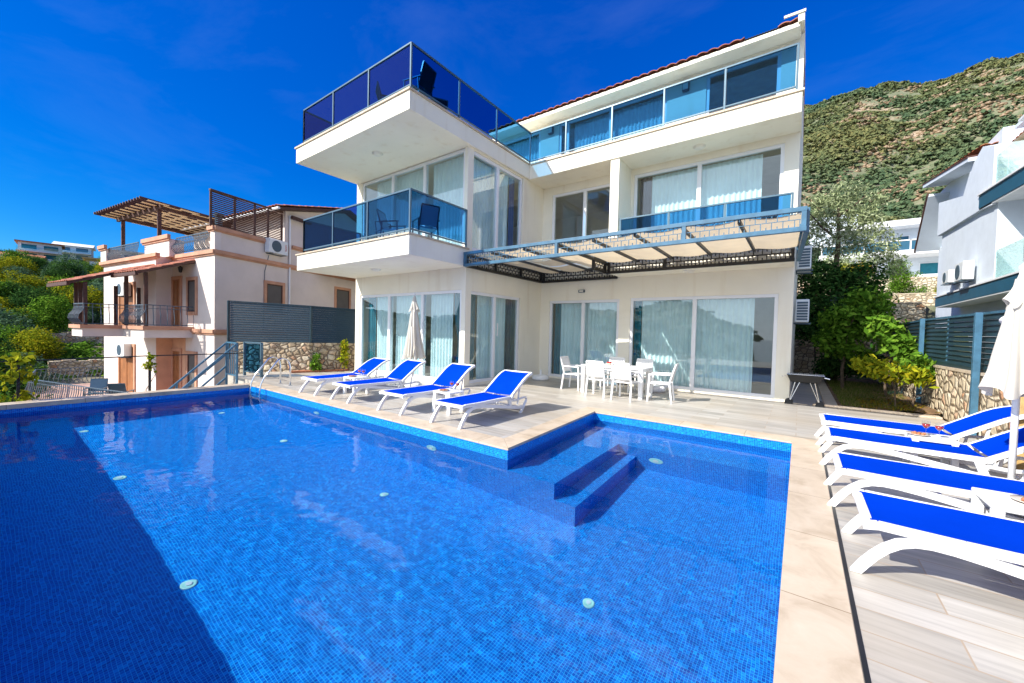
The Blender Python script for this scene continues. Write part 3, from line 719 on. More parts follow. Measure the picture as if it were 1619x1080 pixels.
truss([(-7.42,7.92),(-7.42,11.80)],[1.3,2.6],'black',tk=.02,bars=.02,cell=.17)
truss([(-7.38,11.82),(-4.66,11.82)],[],'black',tk=.02,bars=.03,cell=.17)
truss([(-4.60,9.9),(-4.60,10.76)],[],'black',tk=.02,bars=.015)
for x in (-6.5,-5.5,-4.6,-3.68,-2.77,-1.85,-.93):
    y1=11.78 if x<-4.65 else (11.78 if x==-4.6 else 10.76)
    MB().bar((x,7.88,PZ1-.10),(x,y1,PZ1-.10),.05 if x!=-4.6 else .07,.06).build('rafter','black' if x==-4.6 else 'darksteel',pg)
def canopy(x0,x1,y0,y1):
    def fn(u,v):
        return (lerp(x0,x1,u),lerp(y0,y1,v),PZ1-.045-.055*abs(math.sin(math.pi*(lerp(x0,x1,u)-x0)/.92))-.02*math.sin(v*5+u*9)*v*(1-v)*4)
    mb=MB();mb.grid(fn,60,14);return mb
canopy(-4.55,-.04,7.92,10.74).build('canopy_cloth','canopy',pg,smooth=True)
# left bay: cloth laid in strips with gaps
for i,(a,b,c,d_) in enumerate(((-7.3,-6.55,7.95,11.7),(-6.4,-5.55,7.95,9.3),(-6.45,-5.5,9.55,10.4),(-6.5,-5.55,10.6,11.7),(-5.4,-4.65,7.95,8.9),(-5.4,-4.65,9.15,11.75))):
    canopy(a,b,c,d_).build('canopy_cloth','canopy',pg,smooth=True)

# ---------- sun lounger ----------
def lounger(label,loc,rz,back=.80,group='blue and white sun loungers around the pool'):
    """local: foot end at y=0, head at +y, width .68"""
    r=thing('sun_lounger',label,'sun lounger',(0,0,0),group)
    hw=.335;lw=.045
    fr=MB()
    for s in (-1,1):
        x=s*hw
        rail=[(0.02,.335),(.10,.352),(.5,.345),(1.32,.345),(1.42,.33)]
        for (a,b),(c,d_) in zip(rail[:-1],rail[1:]):fr.bar((x,a,b),(x,c,d_),.040,.055)
        # arched side beam: front foot, curve, long run to the rear
        arch=[(-.005,.0),(.035,.07),(.085,.145),(.14,.21),(.20,.26),(.27,.293),(.35,.305),(.45,.302),(.60,.285),(.85,.245),(1.15,.195),(1.45,.145),(1.60,.125),(1.74,.115)]
        fr.ribbon(arch,x,.048,[.062,.058,.056,.056,.056]+[.058]*9)
        # rear loop leg
        loop=[(1.66,.0),(1.73,.03),(1.80,.13),(1.885,.235),(1.87,.285),(1.78,.295),(1.52,.27),(1.36,.285)]
        fr.tube([(x,a,b) for a,b in loop],[.026,.026,.026,.024,.022,.022,.022,.024],8)
        fr.bar((x,1.30,.335),(x,1.36,.16),.04,.07)
    cb=fr;cb.bar((-hw,.05,.345),(hw,.05,.345),.05,.05);cb.bar((-hw,.72,.27),(hw,.72,.27),.03,.03);cb.bar((-hw,1.72,.11),(hw,1.72,.11),.03,.03);fr.build('frame','plastic',r,bevel=.005)
    # inner front legs
    sl=MB()
    def seat(u,v):return (lerp(-hw+.02,hw-.02,u),lerp(.06,1.36,v),.372-.012*math.sin(math.pi*u)-.004*math.sin(math.pi*2*v*4)*0)
    sl.grid(seat,8,12);sl.build('seat_sling','sling',r,smooth=True)
    Lb=.78;an=math.asin(max(0,(back-.36))/Lb)
    cy,cz=math.cos(an),math.sin(an)
    def bp(x,t,o=0):
        curl=.05*max(0,(t-.6)/.4)**2 if True else 0
        y=1.38+Lb*t*cy+curl*cz*1.2-o*cz;z=.36+Lb*t*cz-curl*cy*1.2+o*cy
        return (x,y,z)
    bf=MB()
    for s in (-1,1):
        x=s*hw
        for i in range(8):
            bf.bar(bp(x,i/8),bp(x,(i+1)/8),.042,.05)
    bf.bar(bp(-hw,1),bp(hw,1),.045,.045)
    bf.bar(bp(-hw+.02,.45,-.02),(-hw+.03,1.62,.17),.022,.03) if back>.5 else None
    bf.bar(bp(hw-.02,.45,-.02),(hw-.03,1.62,.17),.022,.03) if back>.5 else None
    b=bf.build('backrest_frame','plastic',r,bevel=.005)
    bs=MB();bs.grid(lambda u,v:bp(lerp(-hw+.02,hw-.02,u),lerp(.02,.97,v),.018-.012*math.sin(math.pi*u)),8,10);bs.build('backrest_sling','sling',b,smooth=True)
    for s in (-1,1):
        mb=MB();mb.lathe((0,0,0),[(0.001,-.012),(.032,-.012),(.032,.012),(.001,.012)],12)
        mb.v=[(s*(hw+.03)+z,1.37+x,.355+y) for x,y,z in mb.v];mb.build('pivot','plastic',r)
    r.location=loc;r.rotation_euler=(0,0,rz);return r
for x,lb in ((-9.30,'blue sun lounger farthest left on the deck, nearest the stone wall'),(-7.92,'blue sun lounger second from the left, its backrest behind the folded parasol pole'),(-6.20,'blue sun lounger third from the left, in front of the glass corner'),(-4.70,'blue sun lounger nearest the inner pool corner, whole frame in view')):
    lounger(lb,(x,4.60,0),{-9.30:.02,-7.92:-.025,-6.20:.012,-4.70:0}[x],back={-9.30:.78,-7.92:.82,-6.20:.84,-4.70:.80}[x])
lounger('blue sun lounger on the right deck farthest from the camera, before the stone wall',(.28,7.84,0),-math.pi/2)
lounger('blue sun lounger on the right deck, second from the garden, parasol pole crossing its backrest',(.29,6.70,0),-math.pi/2-.012)
lounger('blue sun lounger just behind the white side table at the right frame edge',(.30,5.18,0),-math.pi/2,back=.42)
lounger('blue sun lounger nearest the camera on the right deck',(.37,3.92,0),-math.pi/2,back=.42)

# ---------- side tables, glasses, plates ----------
def side_table(label,loc,rz=0,w=.46,d_=.40,h=.41):
    r=thing('side_table',label,'side table',(0,0,0),'white plastic side tables between the loungers')
    MB().box(-w/2,w/2,-d_/2,d_/2,h-.035,h).build('table_top','plastic',r,bevel=.01)
    for sx in (-1,1):
        for sy in (-1,1):
            mb=MB();x=sx*(w/2-.04);y=sy*(d_/2-.035);mb.prism([(x-.035,y-.03,h-.035),(x+.035,y-.03,h-.035),(x+.035,y+.03,h-.035),(x-.035,y+.03,h-.035)],(sx*.012,sy*.01,-(h-.035)));mb.build('leg','plastic',r,bevel=.006)
    r.location=loc;r.rotation_euler=(0,0,rz);return r
TB={'a':(-5.47,5.42),'b':(-8.58,5.40),'c':(1.36,7.06),'d':(1.38,4.62),'e':(1.30,3.12)}
side_table('white side table between the third and fourth loungers left of the steps',(*TB['a'],0))
side_table('white side table between the two loungers nearest the stone wall',(*TB['b'],0))
side_table('white side table with two wine glasses between the far right loungers',(*TB['c'],0),math.pi/2)
side_table('white side table at the right frame edge between the near right loungers',(*TB['d'],0),math.pi/2)
side_table('white side table closest to the camera at the lower right edge',(*TB['e'],0),math.pi/2)
def wine(label,x,y,z=.411):
    r=thing('wine_glass',label,'wine glass',(x,y,z),'glasses of rose wine on the side tables')
    pr=[(.034,0),(.034,.003),(.004,.006),(.004,.085),(.012,.092),(.036,.12),(.040,.145),(.034,.185)]
    mb=MB();mb.lathe((x,y,z),pr,16);mb.build('glass','clear',r,smooth=True)
    mb=MB();mb.lathe((x,y,z),[(.001,.094),(.011,.094),(.034,.121),(.0375,.145),(.001,.145)],16);mb.build('wine','wine',r,smooth=True)
for (a,dx,dy,lb) in (('a',.0,.08,'rose wine glass on the table left of the fourth lounger, the left one'),('a',.14,.10,'rose wine glass on the table left of the fourth lounger, the right one'),('b',.0,.08,'dark wine glass on the table beside the first lounger, the left one'),('b',.14,.10,'dark wine glass on the table beside the first lounger, the right one'),('c',-.04,.02,'fuller wine glass standing behind the other on the right deck side table'),('c',.06,-.06,'wine glass nearer the camera on the right deck side table')):
    wine(lb,TB[a][0]+dx,TB[a][1]+dy)
def platter(label,x,y,z=.411,rz=0):
    r=thing('snack_plate',label,'plate',(x,y,z),'snack plates on the side tables')
    mb=MB();mb.lathe((x,y,z),[(.001,.004),(.07,.004),(.11,.018),(.112,.022),(.07,.009),(.001,.009)],20);mb.build('plate','plate',r,smooth=True)
    mb=MB()
    for q in range(9):
        a=q*2.4;rr=.015+.006*q;mb.lathe((x+rr*math.cos(a)*1.1,y+rr*math.sin(a),z+.008),[(.001,0),(.016,.002),(.018,.014),(.010,.026),(.001,.028)],7)
    mb.build('snacks','food',r,smooth=True)
platter('plate of fruit on the table left of the fourth lounger',TB['a'][0]-.05,TB['a'][1]-.09)
platter('plate of pastry on the table beside the first lounger',TB['b'][0]-.03,TB['b'][1]-.09)
platter('pale plate of snacks beside the wine glasses on the right deck',TB['c'][0]-.12,TB['c'][1]-.02)
platter('plate of snacks on the side table at the right frame edge',TB['d'][0]+.06,TB['d'][1]+.02)

# ---------- parasols ----------
def parasol(label,x,y,top,zb,rb,vz,pole_r=.022,base=None,tilt=(0,0)):
    r=thing('parasol',label,'parasol',(x,y,0),'closed off-white parasols beside the loungers')
    T=Vector((tilt[0],tilt[1],1))
    def at(z,dx=0,dy=0):return Vector((x,y,0))+T*z+Vector((dx,dy,0))
    mb=MB();mb.tube([at(0.0),at(top+.04)],pole_r,12);mb.build('pole','plastic',r,smooth=True)
    rr=random.Random(int(top*100))
    def cone(z0,z1,r0,r1,folds,amp,ph=0,nv=18,wob=.0):
        mb=MB();N=folds*10
        for j in range(nv+1):
            v=j/nv;z=lerp(z0,z1,v);R=lerp(r0,r1,v**.9)
            for i in range(N+1):
                a=2*math.pi*i/N;f=math.sin(a*folds+ph+1.2*math.sin(v*3+a))
                q=R*(1+amp*f*(.25+.75*(1-v))+.12*math.sin(a*2+1+v*2)*(1-v))+wob*math.sin(a*3+v*6)
                zz=z+(.05*math.sin(a*folds/2+ph)*(1-v)**3)
                p=at(zz);mb.v.append((p.x+q*math.cos(a),p.y+q*math.sin(a),p.z))
        for j in range(nv):
            for i in range(N):
                a=j*(N+1)+i;mb.f.append((a,a+1,a+N+2,a+N+1));mb.mi.append(0)
        return mb
    cone(zb,top-.06,rb,.045,8,.30,nv=22).build('canopy','parasol',r,smooth=True)
    cone(vz,top+.01,rb*.52,.02,8,.18,1.0,nv=8).build('vent_flap','parasol',r,smooth=True)
    mb=MB();mb.tube([at(zb+.85,rb*.75,-rb*.9),at(zb+.35,rb*.9,-rb*.95),at(zb-.1,rb*.5,-rb*.8),at(zb-.30,rb*.45,-rb*.7)],[.03,.035,.035,.03],8);mb.build('tie_strap','parasol',r,smooth=True)
    p=at(top+.03);mb=MB();mb.lathe(tuple(p),[(.03,0),(.03,.03),(.001,.06)],10);mb.build('finial','plastic',r)
    mb=MB();mb.lathe((x,y,0),[(.001,.0),(.25,.0),(.27,.03),(.25,.075),(.06,.10),(.035,.12),(.035,.28),(.001,.28)],24);mb.build('base','plastic',r,smooth=True)
    return r
parasol('closed off-white parasol between the second and third loungers in front of the glass doors',-8.62,7.16,2.50,.80,.25,2.10,.02)
parasol('closed cream parasol standing between the right-hand loungers at the frame edge',1.70,5.93,2.28,1.12,.19,1.98,.026)
def spare_base(label,x,y):
    r=thing('weighted_parasol_stand',label,'parasol base',(x,y,0),'white water-filled parasol bases without a pole')
    mb=MB();mb.lathe((x,y,0),[(.001,0),(.26,0),(.29,.04),(.28,.12),(.22,.16),(.06,.17),(.001,.17)],24);mb.build('tank','plastic',r,smooth=True)
    mb=MB();mb.lathe((x,y,.17),[(.035,0),(.035,.16),(.025,.17),(.001,.17)],12);mb.build('socket','plastic',r,smooth=True)
spare_base('empty white parasol base by the inner house corner',-6.92,11.1)
spare_base('empty white parasol base half hidden behind the dining table',-3.25,11.3)

# ---------- dining set ----------
dt=thing('dining_table','white rectangular dining table set for six under the pergola','table',(-3.9,10.0,0))
tx0,tx1,ty0,ty1=-4.72,-3.06,9.60,10.42
MB().box(tx0,tx1,ty0,ty1,.715,.75).build('table_top','plastic',dt,bevel=.006)
MB().box(tx0+.05,tx1-.05,ty0+.05,ty1-.05,.65,.715).build('apron','plastic',dt)
for x in (tx0+.055,tx1-.055):
    for y in (ty0+.055,ty1-.055):MB().box(x-.05,x+.05,y-.05,y+.05,0,.715).build('leg','plastic',dt,bevel=.008)
def dchair(label,loc,rz):
    r=thing('dining_chair',label,'chair',(0,0,0),'white plastic armchairs around the dining table')
    # local: faces +y, seat centre at origin
    def leg(x,y,top,dx,dy):MB().prism([(x-.02,y-.02,top),(x+.02,y-.02,top),(x+.02,y+.02,top),(x-.02,y+.02,top)],(dx,dy,-top)).build('leg','plastic',r,bevel=.005)
    for s in (-1,1):
        leg(s*.235,.23,.645,s*.01,.03);leg(s*.225,-.22,.46,s*.015,-.06)
    MB().box(-.235,.235,-.22,.24,.415,.445).build('seat','plastic',r,bevel=.012)
    mb=MB()
    def bk(x,t):return (x,-.215-.10*t-.03*t*t,.44+.45*t)
    for s in (-1,1):
        for i in range(5):mb.bar(bk(s*.215,i/5-.02),bk(s*.215,(i+1)/5),.035,.035)
    mb.bar(bk(-.215,1),bk(.215,1),.035,.045);f=mb.build('backrest_frame','plastic',r,bevel=.005)
    mb=MB();mb.grid(lambda u,v:tuple(Vector(bk(lerp(-.2,.2,u),lerp(.10,.98,v)))+Vector((0,-.03*math.sin(math.pi*u),0))),8,8)
    g=mb.build('backrest_panel','plastic',f,smooth=True);sm=g.modifiers.new('solid','SOLIDIFY');sm.thickness=.014
    for s in (-1,1):
        mb=MB();mb.bar((s*.24,-.24,.655),(s*.24,.25,.645),.045,.028);mb.build('armrest','plastic',r,bevel=.006)
    r.location=loc;r.rotation_euler=(0,0,rz);return r
dchair('white armchair at the left end of the dining table',(-5.12,10.02,0),-math.pi/2)
dchair('white armchair with its back to the pool, left of the two',(-4.10,9.40,0),.04)
dchair('white armchair with its back to the pool, right of the two',(-3.40,9.38,0),-.03)
dchair('white armchair on the house side of the dining table, left one',(-4.28,10.72,0),math.pi)
dchair('white armchair on the house side of the dining table, right one',(-3.48,10.74,0),math.pi)
dchair('white armchair at the right end of the dining table',(-2.68,9.80,0),math.pi/2+.12)
fr=thing('fruit_bowl','small bowl with red fruit in the middle of the dining table','bowl',(-4.1,10.05,.751))
mb=MB();mb.lathe((-4.1,10.05,.751),[(.001,.0),(.05,.0),(.10,.05),(.105,.055),(.05,.01),(.001,.01)],16);mb.build('bowl','plate',fr,smooth=True)
mb=MB()
for q in range(6):mb.lathe((-4.1+.045*math.cos(q*1.05),10.05+.045*math.sin(q*1.05),.775),[(.001,0),(.03,.012),(.036,.035),(.03,.06),(.001,.068)],8)
mb.build('fruit','wine',fr,smooth=True)
# balcony furniture
def bchair(label,loc,rz,group,mat='plastic'):
    r=thing('balcony_chair',label,'chair',(0,0,0),group)
    mb=MB()
    for s in (-1,1):
        mb.bar((s*.26,.22,0),(s*.26,.22,.62),.03,.03);mb.bar((s*.26,-.26,0),(s*.26,-.2,.62),.03,.03);mb.bar((s*.26,-.3,.62),(s*.26,.26,.63),.045,.025);mb.bar((s*.24,-.2,.42),(s*.24,-.36,.95),.03,.03)
    mb.bar((-.24,-.36,.95),(.24,-.36,.95),.03,.03);mb.build('frame','rail',r)
    MB().box(-.24,.24,-.22,.24,.40,.43).build('seat',mat,r)
    mb=MB();mb.grid(lambda u,v:(lerp(-.23,.23,u),-.2-.16*v,.46+.48*v),2,2);g=mb.build('backrest',mat,r);g.modifiers.new('s','SOLIDIFY').thickness=.015
    r.location=loc;r.rotation_euler=(0,0,rz)
G2='white chairs on the lower front balcony'
bchair('white chair on the lower balcony beside the right-hand glass, back to the corner',(-8.05,7.0,Z1b),math.radians(70),G2)
bchair('white chair on the lower balcony behind the front glass left of the corner post',(-9.0,6.7,Z1b),math.radians(-60),G2)
bchair('white chair on the lower balcony, farther left behind the front glass',(-9.9,7.2,Z1b),math.radians(-100),G2)
G3='dark rattan armchairs on the roof terrace'
bchair('dark armchair on the roof terrace just behind the glass corner',(-7.95,6.6,Z2b),math.radians(100),G3,'black')
bchair('dark armchair on the roof terrace, second along the right-hand glass',(-8.7,7.9,Z2b),math.radians(60),G3,'black')
bchair('dark armchair on the roof terrace behind the left-hand glass',(-9.2,6.7,Z2b),math.radians(-30),G3,'black')
rt=thing('terrace_table','round dark table on the roof terrace behind the corner glass','table',(-8.4,6.9,Z2b))
mb=MB();mb.lathe((-8.4,6.9,Z2b),[(.001,.66),(.32,.66),(.32,.69),(.001,.69)],20);mb.build('table_top','black',rt)
MB().tube([(-8.4,6.9,Z2b),(-8.4,6.9,Z2b+.66)],.03).build('leg','black',rt)

# ---------- barbecue ----------
bb=thing('barbecue','black charcoal barbecue on crossed metal legs with black wheels beside the villa corner','barbecue',(.12,11.75,-.06))
bx,by,bz=.13,11.78,-.06
mb=MB();mb.prism([(bx-.36,by-.2,bz+.78),(bx+.36,by-.2,bz+.78),(bx+.28,by-.14,bz+.60),(bx-.28,by-.14,bz+.60)][::1],(0,.36,0));mb.build('fire_box','black',bb,bevel=.01)
mb=MB()
for q in range(18):mb.bar((bx-.35+.04*q,by-.2,bz+.795),(bx-.35+.04*q,by+.16,bz+.795),.006,.006)
mb.bar((bx-.36,by-.2,bz+.79),(bx+.36,by-.2,bz+.79),.014,.014);mb.bar((bx-.36,by+.16,bz+.79),(bx+.36,by+.16,bz+.79),.014,.014);mb.build('grill','chrome',bb)
for s in (-1,1):
    for yy in (-.14,.10):
        MB().tube([(bx+s*.19,by+yy,bz+.60),(bx+s*.30,by+yy,bz+.08)],.010).build('leg','chrome',bb)
    MB().tube([(bx+s*.10,by-.14,bz+.60),(bx+s*.30,by-.14,bz+.08)],.008).build('strut','chrome',bb)
    mb=MB();mb.lathe((0,0,0),[(.001,-.03),(.07,-.03),(.085,-.02),(.085,.02),(.07,.03),(.001,.03)],18);mb.v=[(bx+s*.30+x,by-.15+z,bz+.085+y) for x,y,z in mb.v];mb.build('wheel','rubber',bb,smooth=False)
    mb=MB();mb.lathe((0,0,0),[(.001,-.03),(.07,-.03),(.085,-.02),(.085,.02),(.07,.03),(.001,.03)],18);mb.v=[(bx+s*.30+x,by+.13+z,bz+.085+y) for x,y,z in mb.v];mb.build('wheel','rubber',bb,smooth=False)
    MB().tube([(bx+s*.36,by-.1,bz+.74),(bx+s*.46,by-.1,bz+.72)],.014).build('handle','chrome',bb)

# ---------- ladder ----------
ld=thing('pool_ladder','chrome pool ladder with two curved handrails at the left end of the pool','pool ladder',(-11.15,4.6,0))
for x in (-11.45,-10.88):
    path=[(x,4.92,0),(x,4.92,.50),(x,4.89,.62),(x,4.82,.71),(x,4.72,.74),(x,4.62,.70),(x,4.30,.28),(x,4.22,.10),(x,4.19,-.10),(x,4.19,-1.0)]
    MB().tube(path,.021,10).build('handrail','chrome',ld,smooth=True)
    mb=MB();mb.lathe((x,4.92,0),[(.05,.002),(.05,.01),(.022,.02)],14);mb.build('floor_flange','chrome',ld)
for z in (-.35,-.62,-.89):
    MB().box(-11.45,-10.88,4.15,4.23,z,z+.025).build('tread','chrome',ld)
for o in ld.children:o.cycles.is_caustics_receiver=True
# ---------- air conditioner builder ----------
def aircon(label,c,nrm,w=.80,h=.55,d=.30,letters=None,fan=True,group='outdoor air conditioning units on house walls',slats=False):
    """c = centre of back plane (on the wall); nrm = outward horizontal normal"""
    r=thing('air_conditioner',label,'air conditioner',(0,0,0),group)
    mb=MB();mb.box(-w/2,w/2,-d,0-.04,-h/2,h/2);mb.build('casing','acbody',r,bevel=.015)
    if fan:
        mb=MB();mb.lathe((0,0,0),[(.001,0),(h*.40,0),(h*.40,.012),(h*.36,.016),(.001,.010)],22);mb.v=[(-w*.12+x,-d-z,y) for x,y,z in mb.v];mb.build('fan_grille','acgrille',r)
    if slats:
        mb=MB()
        for q in range(8):mb.box(-w*.40,w*.40,-d-.012,-d+.002,-h*.42+q*h*.105,-h*.42+q*h*.105+h*.07)
        mb.build('louvre_grille','acgrille',r)
    mb=MB();mb.bar((-w*.35,0,-h/2-.03),(-w*.35,-d-.05,-h/2-.03),.03,.03);mb.bar((w*.35,0,-h/2-.03),(w*.35,-d-.05,-h/2-.03),.03,.03);mb.bar((-w*.4,-.02,-h/2-.03),(w*.4,-.02,-h/2-.03),.03,.03);mb.build('bracket','acgrille',r)
    if letters:
        cu=bpy.data.curves.new('lettering','FONT');cu.body=letters;cu.size=.105;cu.align_x='CENTER';cu.align_y='CENTER';cu.extrude=.002;cu.space_character=1.0
        t=bpy.data.objects.new('lettering',cu);COL.objects.link(t);bpy.context.view_layer.update()
        me=bpy.data.meshes.new_from_object(t);bpy.data.objects.remove(t);o=bpy.data.objects.new('lettering',me);COL.objects.link(o);me.materials.append(M['redletter'])
        me.transform(Matrix.Translation((w*.37,-d-.004,0))@Matrix.Rotation(math.radians(90),4,'X')@Matrix.Rotation(math.radians(-90),4,'Z'));o.parent=r
    n=Vector(nrm).normalized();r.location=c;r.rotation_euler=(0,0,math.atan2(n.x,-n.y));return r

# ---------- pink house ----------
ph=thing('pink_house','pale pink house with peach trim, iron balconies and timber roof pergola','house',(-17.8,5.3,-3.2))
P0=Vector((-17.8,5.3,0));pv=Vector((-.992,-.125,0));pn=Vector((.125,-.992,0));pu=Vector((-.34,.94,0)).normalized();pr_=Vector((.94,.34,0)).normalized()
def LP(s,o,z,t=0):
    p=P0+pv*s+pn*o+pu*t;return Vector((p.x,p.y,z))
def RP(t,o,z):
    p=P0+pu*t+pr_*o;return Vector((p.x,p.y,z))
def hp(name,mb,mat,parent=None,**k):return mb.build(name,mat,parent or ph,**k)
mb=MB()
foot=[LP(0,0,-3.3),LP(3.47,0,-3.3),LP(3.47,.55,-3.3),LP(9.2,.55,-3.3),LP(9.2,0,-3.3,11),LP(0,0,-3.3,11)]
mb.prism(foot,(0,0,4.3+3.3))
foot2=[LP(.0,0,4.3,3.15),LP(8.6,0,4.3,3.15),LP(8.6,0,4.3,10.95),LP(0,0,4.3,10.95)]
mb.prism(foot2,(0,0,2.45))
# gable on the right side
mb.prism([RP(3.15,0,6.74),RP(7.0,0,7.75),RP(10.95,0,6.74)],pv*.3)
hp('wall',mb,'plaster_warm')
mb=MB();mb.prism([RP(0,0,4.3),RP(3.15,0,4.3),RP(3.15,0,5.12),RP(0,0,5.12)],-pr_*.22);hp('parapet',mb,'plaster_warm')
mb=MB();mb.prism([LP(.0,0,4.3),LP(.35,0,4.3),LP(.35,0,5.12),LP(.0,0,5.12)],-pn*.22);hp('parapet',mb,'plaster_warm')
mb=MB();mb.prism([LP(3.1,.25,4.3),LP(5.5,.25,4.3),LP(5.5,.25,5.02),LP(3.1,.25,5.02)],-pn*.5);hp('parapet',mb,'plaster_warm')
mb=MB();mb.prism([LP(8.9,.55,4.3),LP(9.6,.55,4.3),LP(9.6,.55,5.02),LP(8.9,.55,5.02)],-pn*.5);hp('parapet',mb,'plaster_warm')
mb=MB()
def band(p,q,nrm,h=.14,w=.10):
    p=Vector(p);q=Vector(q);n=Vector(nrm);mb.prism([p-n*.01,q-n*.01,q+n*w,p+n*w],(0,0,h));mb.prism([p-n*.01+Vector((0,0,-h*.45)),q-n*.01+Vector((0,0,-h*.45)),q+n*w*.5+Vector((0,0,-h*.45)),p+n*w*.5+Vector((0,0,-h*.45))],(0,0,h*.44))
band(RP(-.05,0,4.24),RP(11,0,4.24),pr_);band(LP(-.08,0,4.24),LP(3.4,0,4.24),pn);band(LP(3.1,.55,4.24),LP(9.3,.55,4.24),pn,w=.14)
band(RP(-.05,0,5.12),RP(3.2,0,5.12),pr_);band(RP(3.5,0,5.16),RP(11,0,5.16),pr_,h=.12);band(LP(-.05,0,5.12),LP(.4,0,5.12),pn);band(LP(3.0,.25,5.02),LP(5.6,.25,5.02),pn,h=.16);band(LP(8.8,.55,5.02),LP(9.7,.55,5.02),pn,h=.16)
band(RP(-.05,0,1.24),RP(11,0,1.24),pr_);band(LP(-.08,0,1.24),LP(1.7,0,1.24),pn)
hp('cornice',mb,'peach_trim')
# windows and doors of the pink house
def pwin(pt,ax,n,s0,s1,z0,z1,kind='window'):
    mb=MB();f=.13
    A=pt(s0,z0);
    def q(a,b,c,d_,o0,o1):
        p=pt(a,c);r=pt(b,c);mb.prism([p+n*o0,r+n*o0,r+n*o1,p+n*o1],(0,0,d_-c))
    q(s0-f,s0,z0-(f if kind=='window' else 0),z1+f,-.02,.05);q(s1,s1+f,z0-(f if kind=='window' else 0),z1+f,-.02,.05);q(s0,s1,z1,z1+f,-.02,.05)
    if kind=='window':q(s0,s1,z0-f,z0,-.02,.06)
    fr=mb.build(kind,'peach_trim',ph)
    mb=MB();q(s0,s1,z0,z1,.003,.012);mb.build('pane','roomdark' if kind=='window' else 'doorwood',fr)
    mb=MB();e=.05
    q(s0,s0+e,z0,z1,.012,.03);q(s1-e,s1,z0,z1,.012,.03);q(s0+e,s1-e,z1-e,z1,.012,.03);q(s0+e,s1-e,z0,z0+e,.012,.03)
    if kind!='window':q((s0+s1)/2-.03,(s0+s1)/2+.03,z0+e,z1-e,.012,.03)
    mb.build('sash','doorwood' if kind!='window' else 'brownwood',fr)
LF0=lambda s,z:LP(s,0,z)
LF5=lambda s,z:LP(s,.55,z)
RF0=lambda t,z:RP(t,0,z)
pwin(LF0,pv,pn,1.42,2.04,2.05,3.30);pwin(LF0,pv,pn,2.72,3.35,1.4,3.38,'door')
pwin(LF0,pv,pn,1.42,2.04,-1.0,.35);pwin(LF0,pv,pn,2.72,3.35,-1.7,.42,'door')
pwin(LF5,pv,pn,5.6,7.2,1.4,3.2,'door');pwin(LF5,pv,pn,5.6,7.2,-1.7,.5,'door')
pwin(RF0,pu,pr_,2.2,3.0,2.2,3.38);pwin(RF0,pu,pr_,6.4,7.4,1.5,3.6)
# side awning over the right window
mb=MB();A=RP(5.3,.02,4.45);tiles(mb,RP(5.1,.9,4.15),pu,(-pr_*.9+Vector((0,0,.35))),3.4,pitch=.22);hp('side_awning',mb,'tile',smooth=True)
# peach walls of the lower storey recess
mb=MB();mb.prism([LP(3.475,0,-1.7),LP(3.475,.54,-1.7),LP(3.475,.54,1.1),LP(3.475,0,1.1)],-pv*.012);mb.prism([LP(2.3,.0,-1.7),LP(3.46,.0,-1.7),LP(3.46,.0,1.1),LP(2.3,.0,1.1)],pn*.006);hp('recess_wall',mb,'peach_wall')
# balcony slab
sl=[(1.64,-.02),(1.64,1.5),(3.6,1.5),(3.6,2.6),(4.75,2.6),(4.75,.5)]
mb=MB();mb.prism([LP(a,b,1.02) for a,b in sl],(0,0,.30));hp('balcony_slab',mb,'plaster_warm')
sl2=[(1.58,-.02),(1.58,1.56),(3.54,1.56),(3.54,2.67),(4.82,2.67),(4.82,.5)]
mb=MB();mb.prism([LP(a,b,1.32) for a,b in sl2],(0,0,.13));hp('balcony_edge',mb,'peach_trim')
def belly(p,q,z0,h,n,parent,name='railing',bulge=.16,mat='iron',sp=.13):
    p=Vector(p);q=Vector(q);d=q-p;L=d.length;d/=L;n=Vector(n);mb=MB();k_=max(2,int(L/sp))
    up=Vector((0,0,1))
    mb.bar(p+up*(z0+h),q+up*(z0+h),.035,.03);mb.bar(p+up*(z0+h*.84),q+up*(z0+h*.84),.018,.018);mb.bar(p+up*(z0+.05),q+up*(z0+.05),.03,.025)
    prof=[(.05,0),(.14,.55),(.30,1),(.48,.85),(.66,.25),(.82,0),(1,0)]
    for i in range(k_+1):
        b=p+d*(L*i/k_)
        pts=[b+up*(z0+h*a)+n*bulge*c for a,c in prof]
        mb.tube(pts,.013,4,cap=False)
    return mb.build(name,mat,parent)
rl=[(1.66,0),(1.66,1.45),(3.62,1.45),(3.62,2.55),(4.7,2.55)]
for i in range(4):
    a=LP(*rl[i],0);b=LP(*rl[i+1],0)
    nn=pn if i in(1,3) else -pv
    belly(a,b,1.45,.78,nn,ph,bulge=.16 if i in (1,3) else .05,sp=.12 if i in(1,3) else .2)
belly(LP(.38,.02,0),LP(3.1,.02,0),4.42,.66,pn,ph);belly(LP(5.5,.45,0),LP(8.9,.45,0),4.42,.62,pn,ph,bulge=.05)
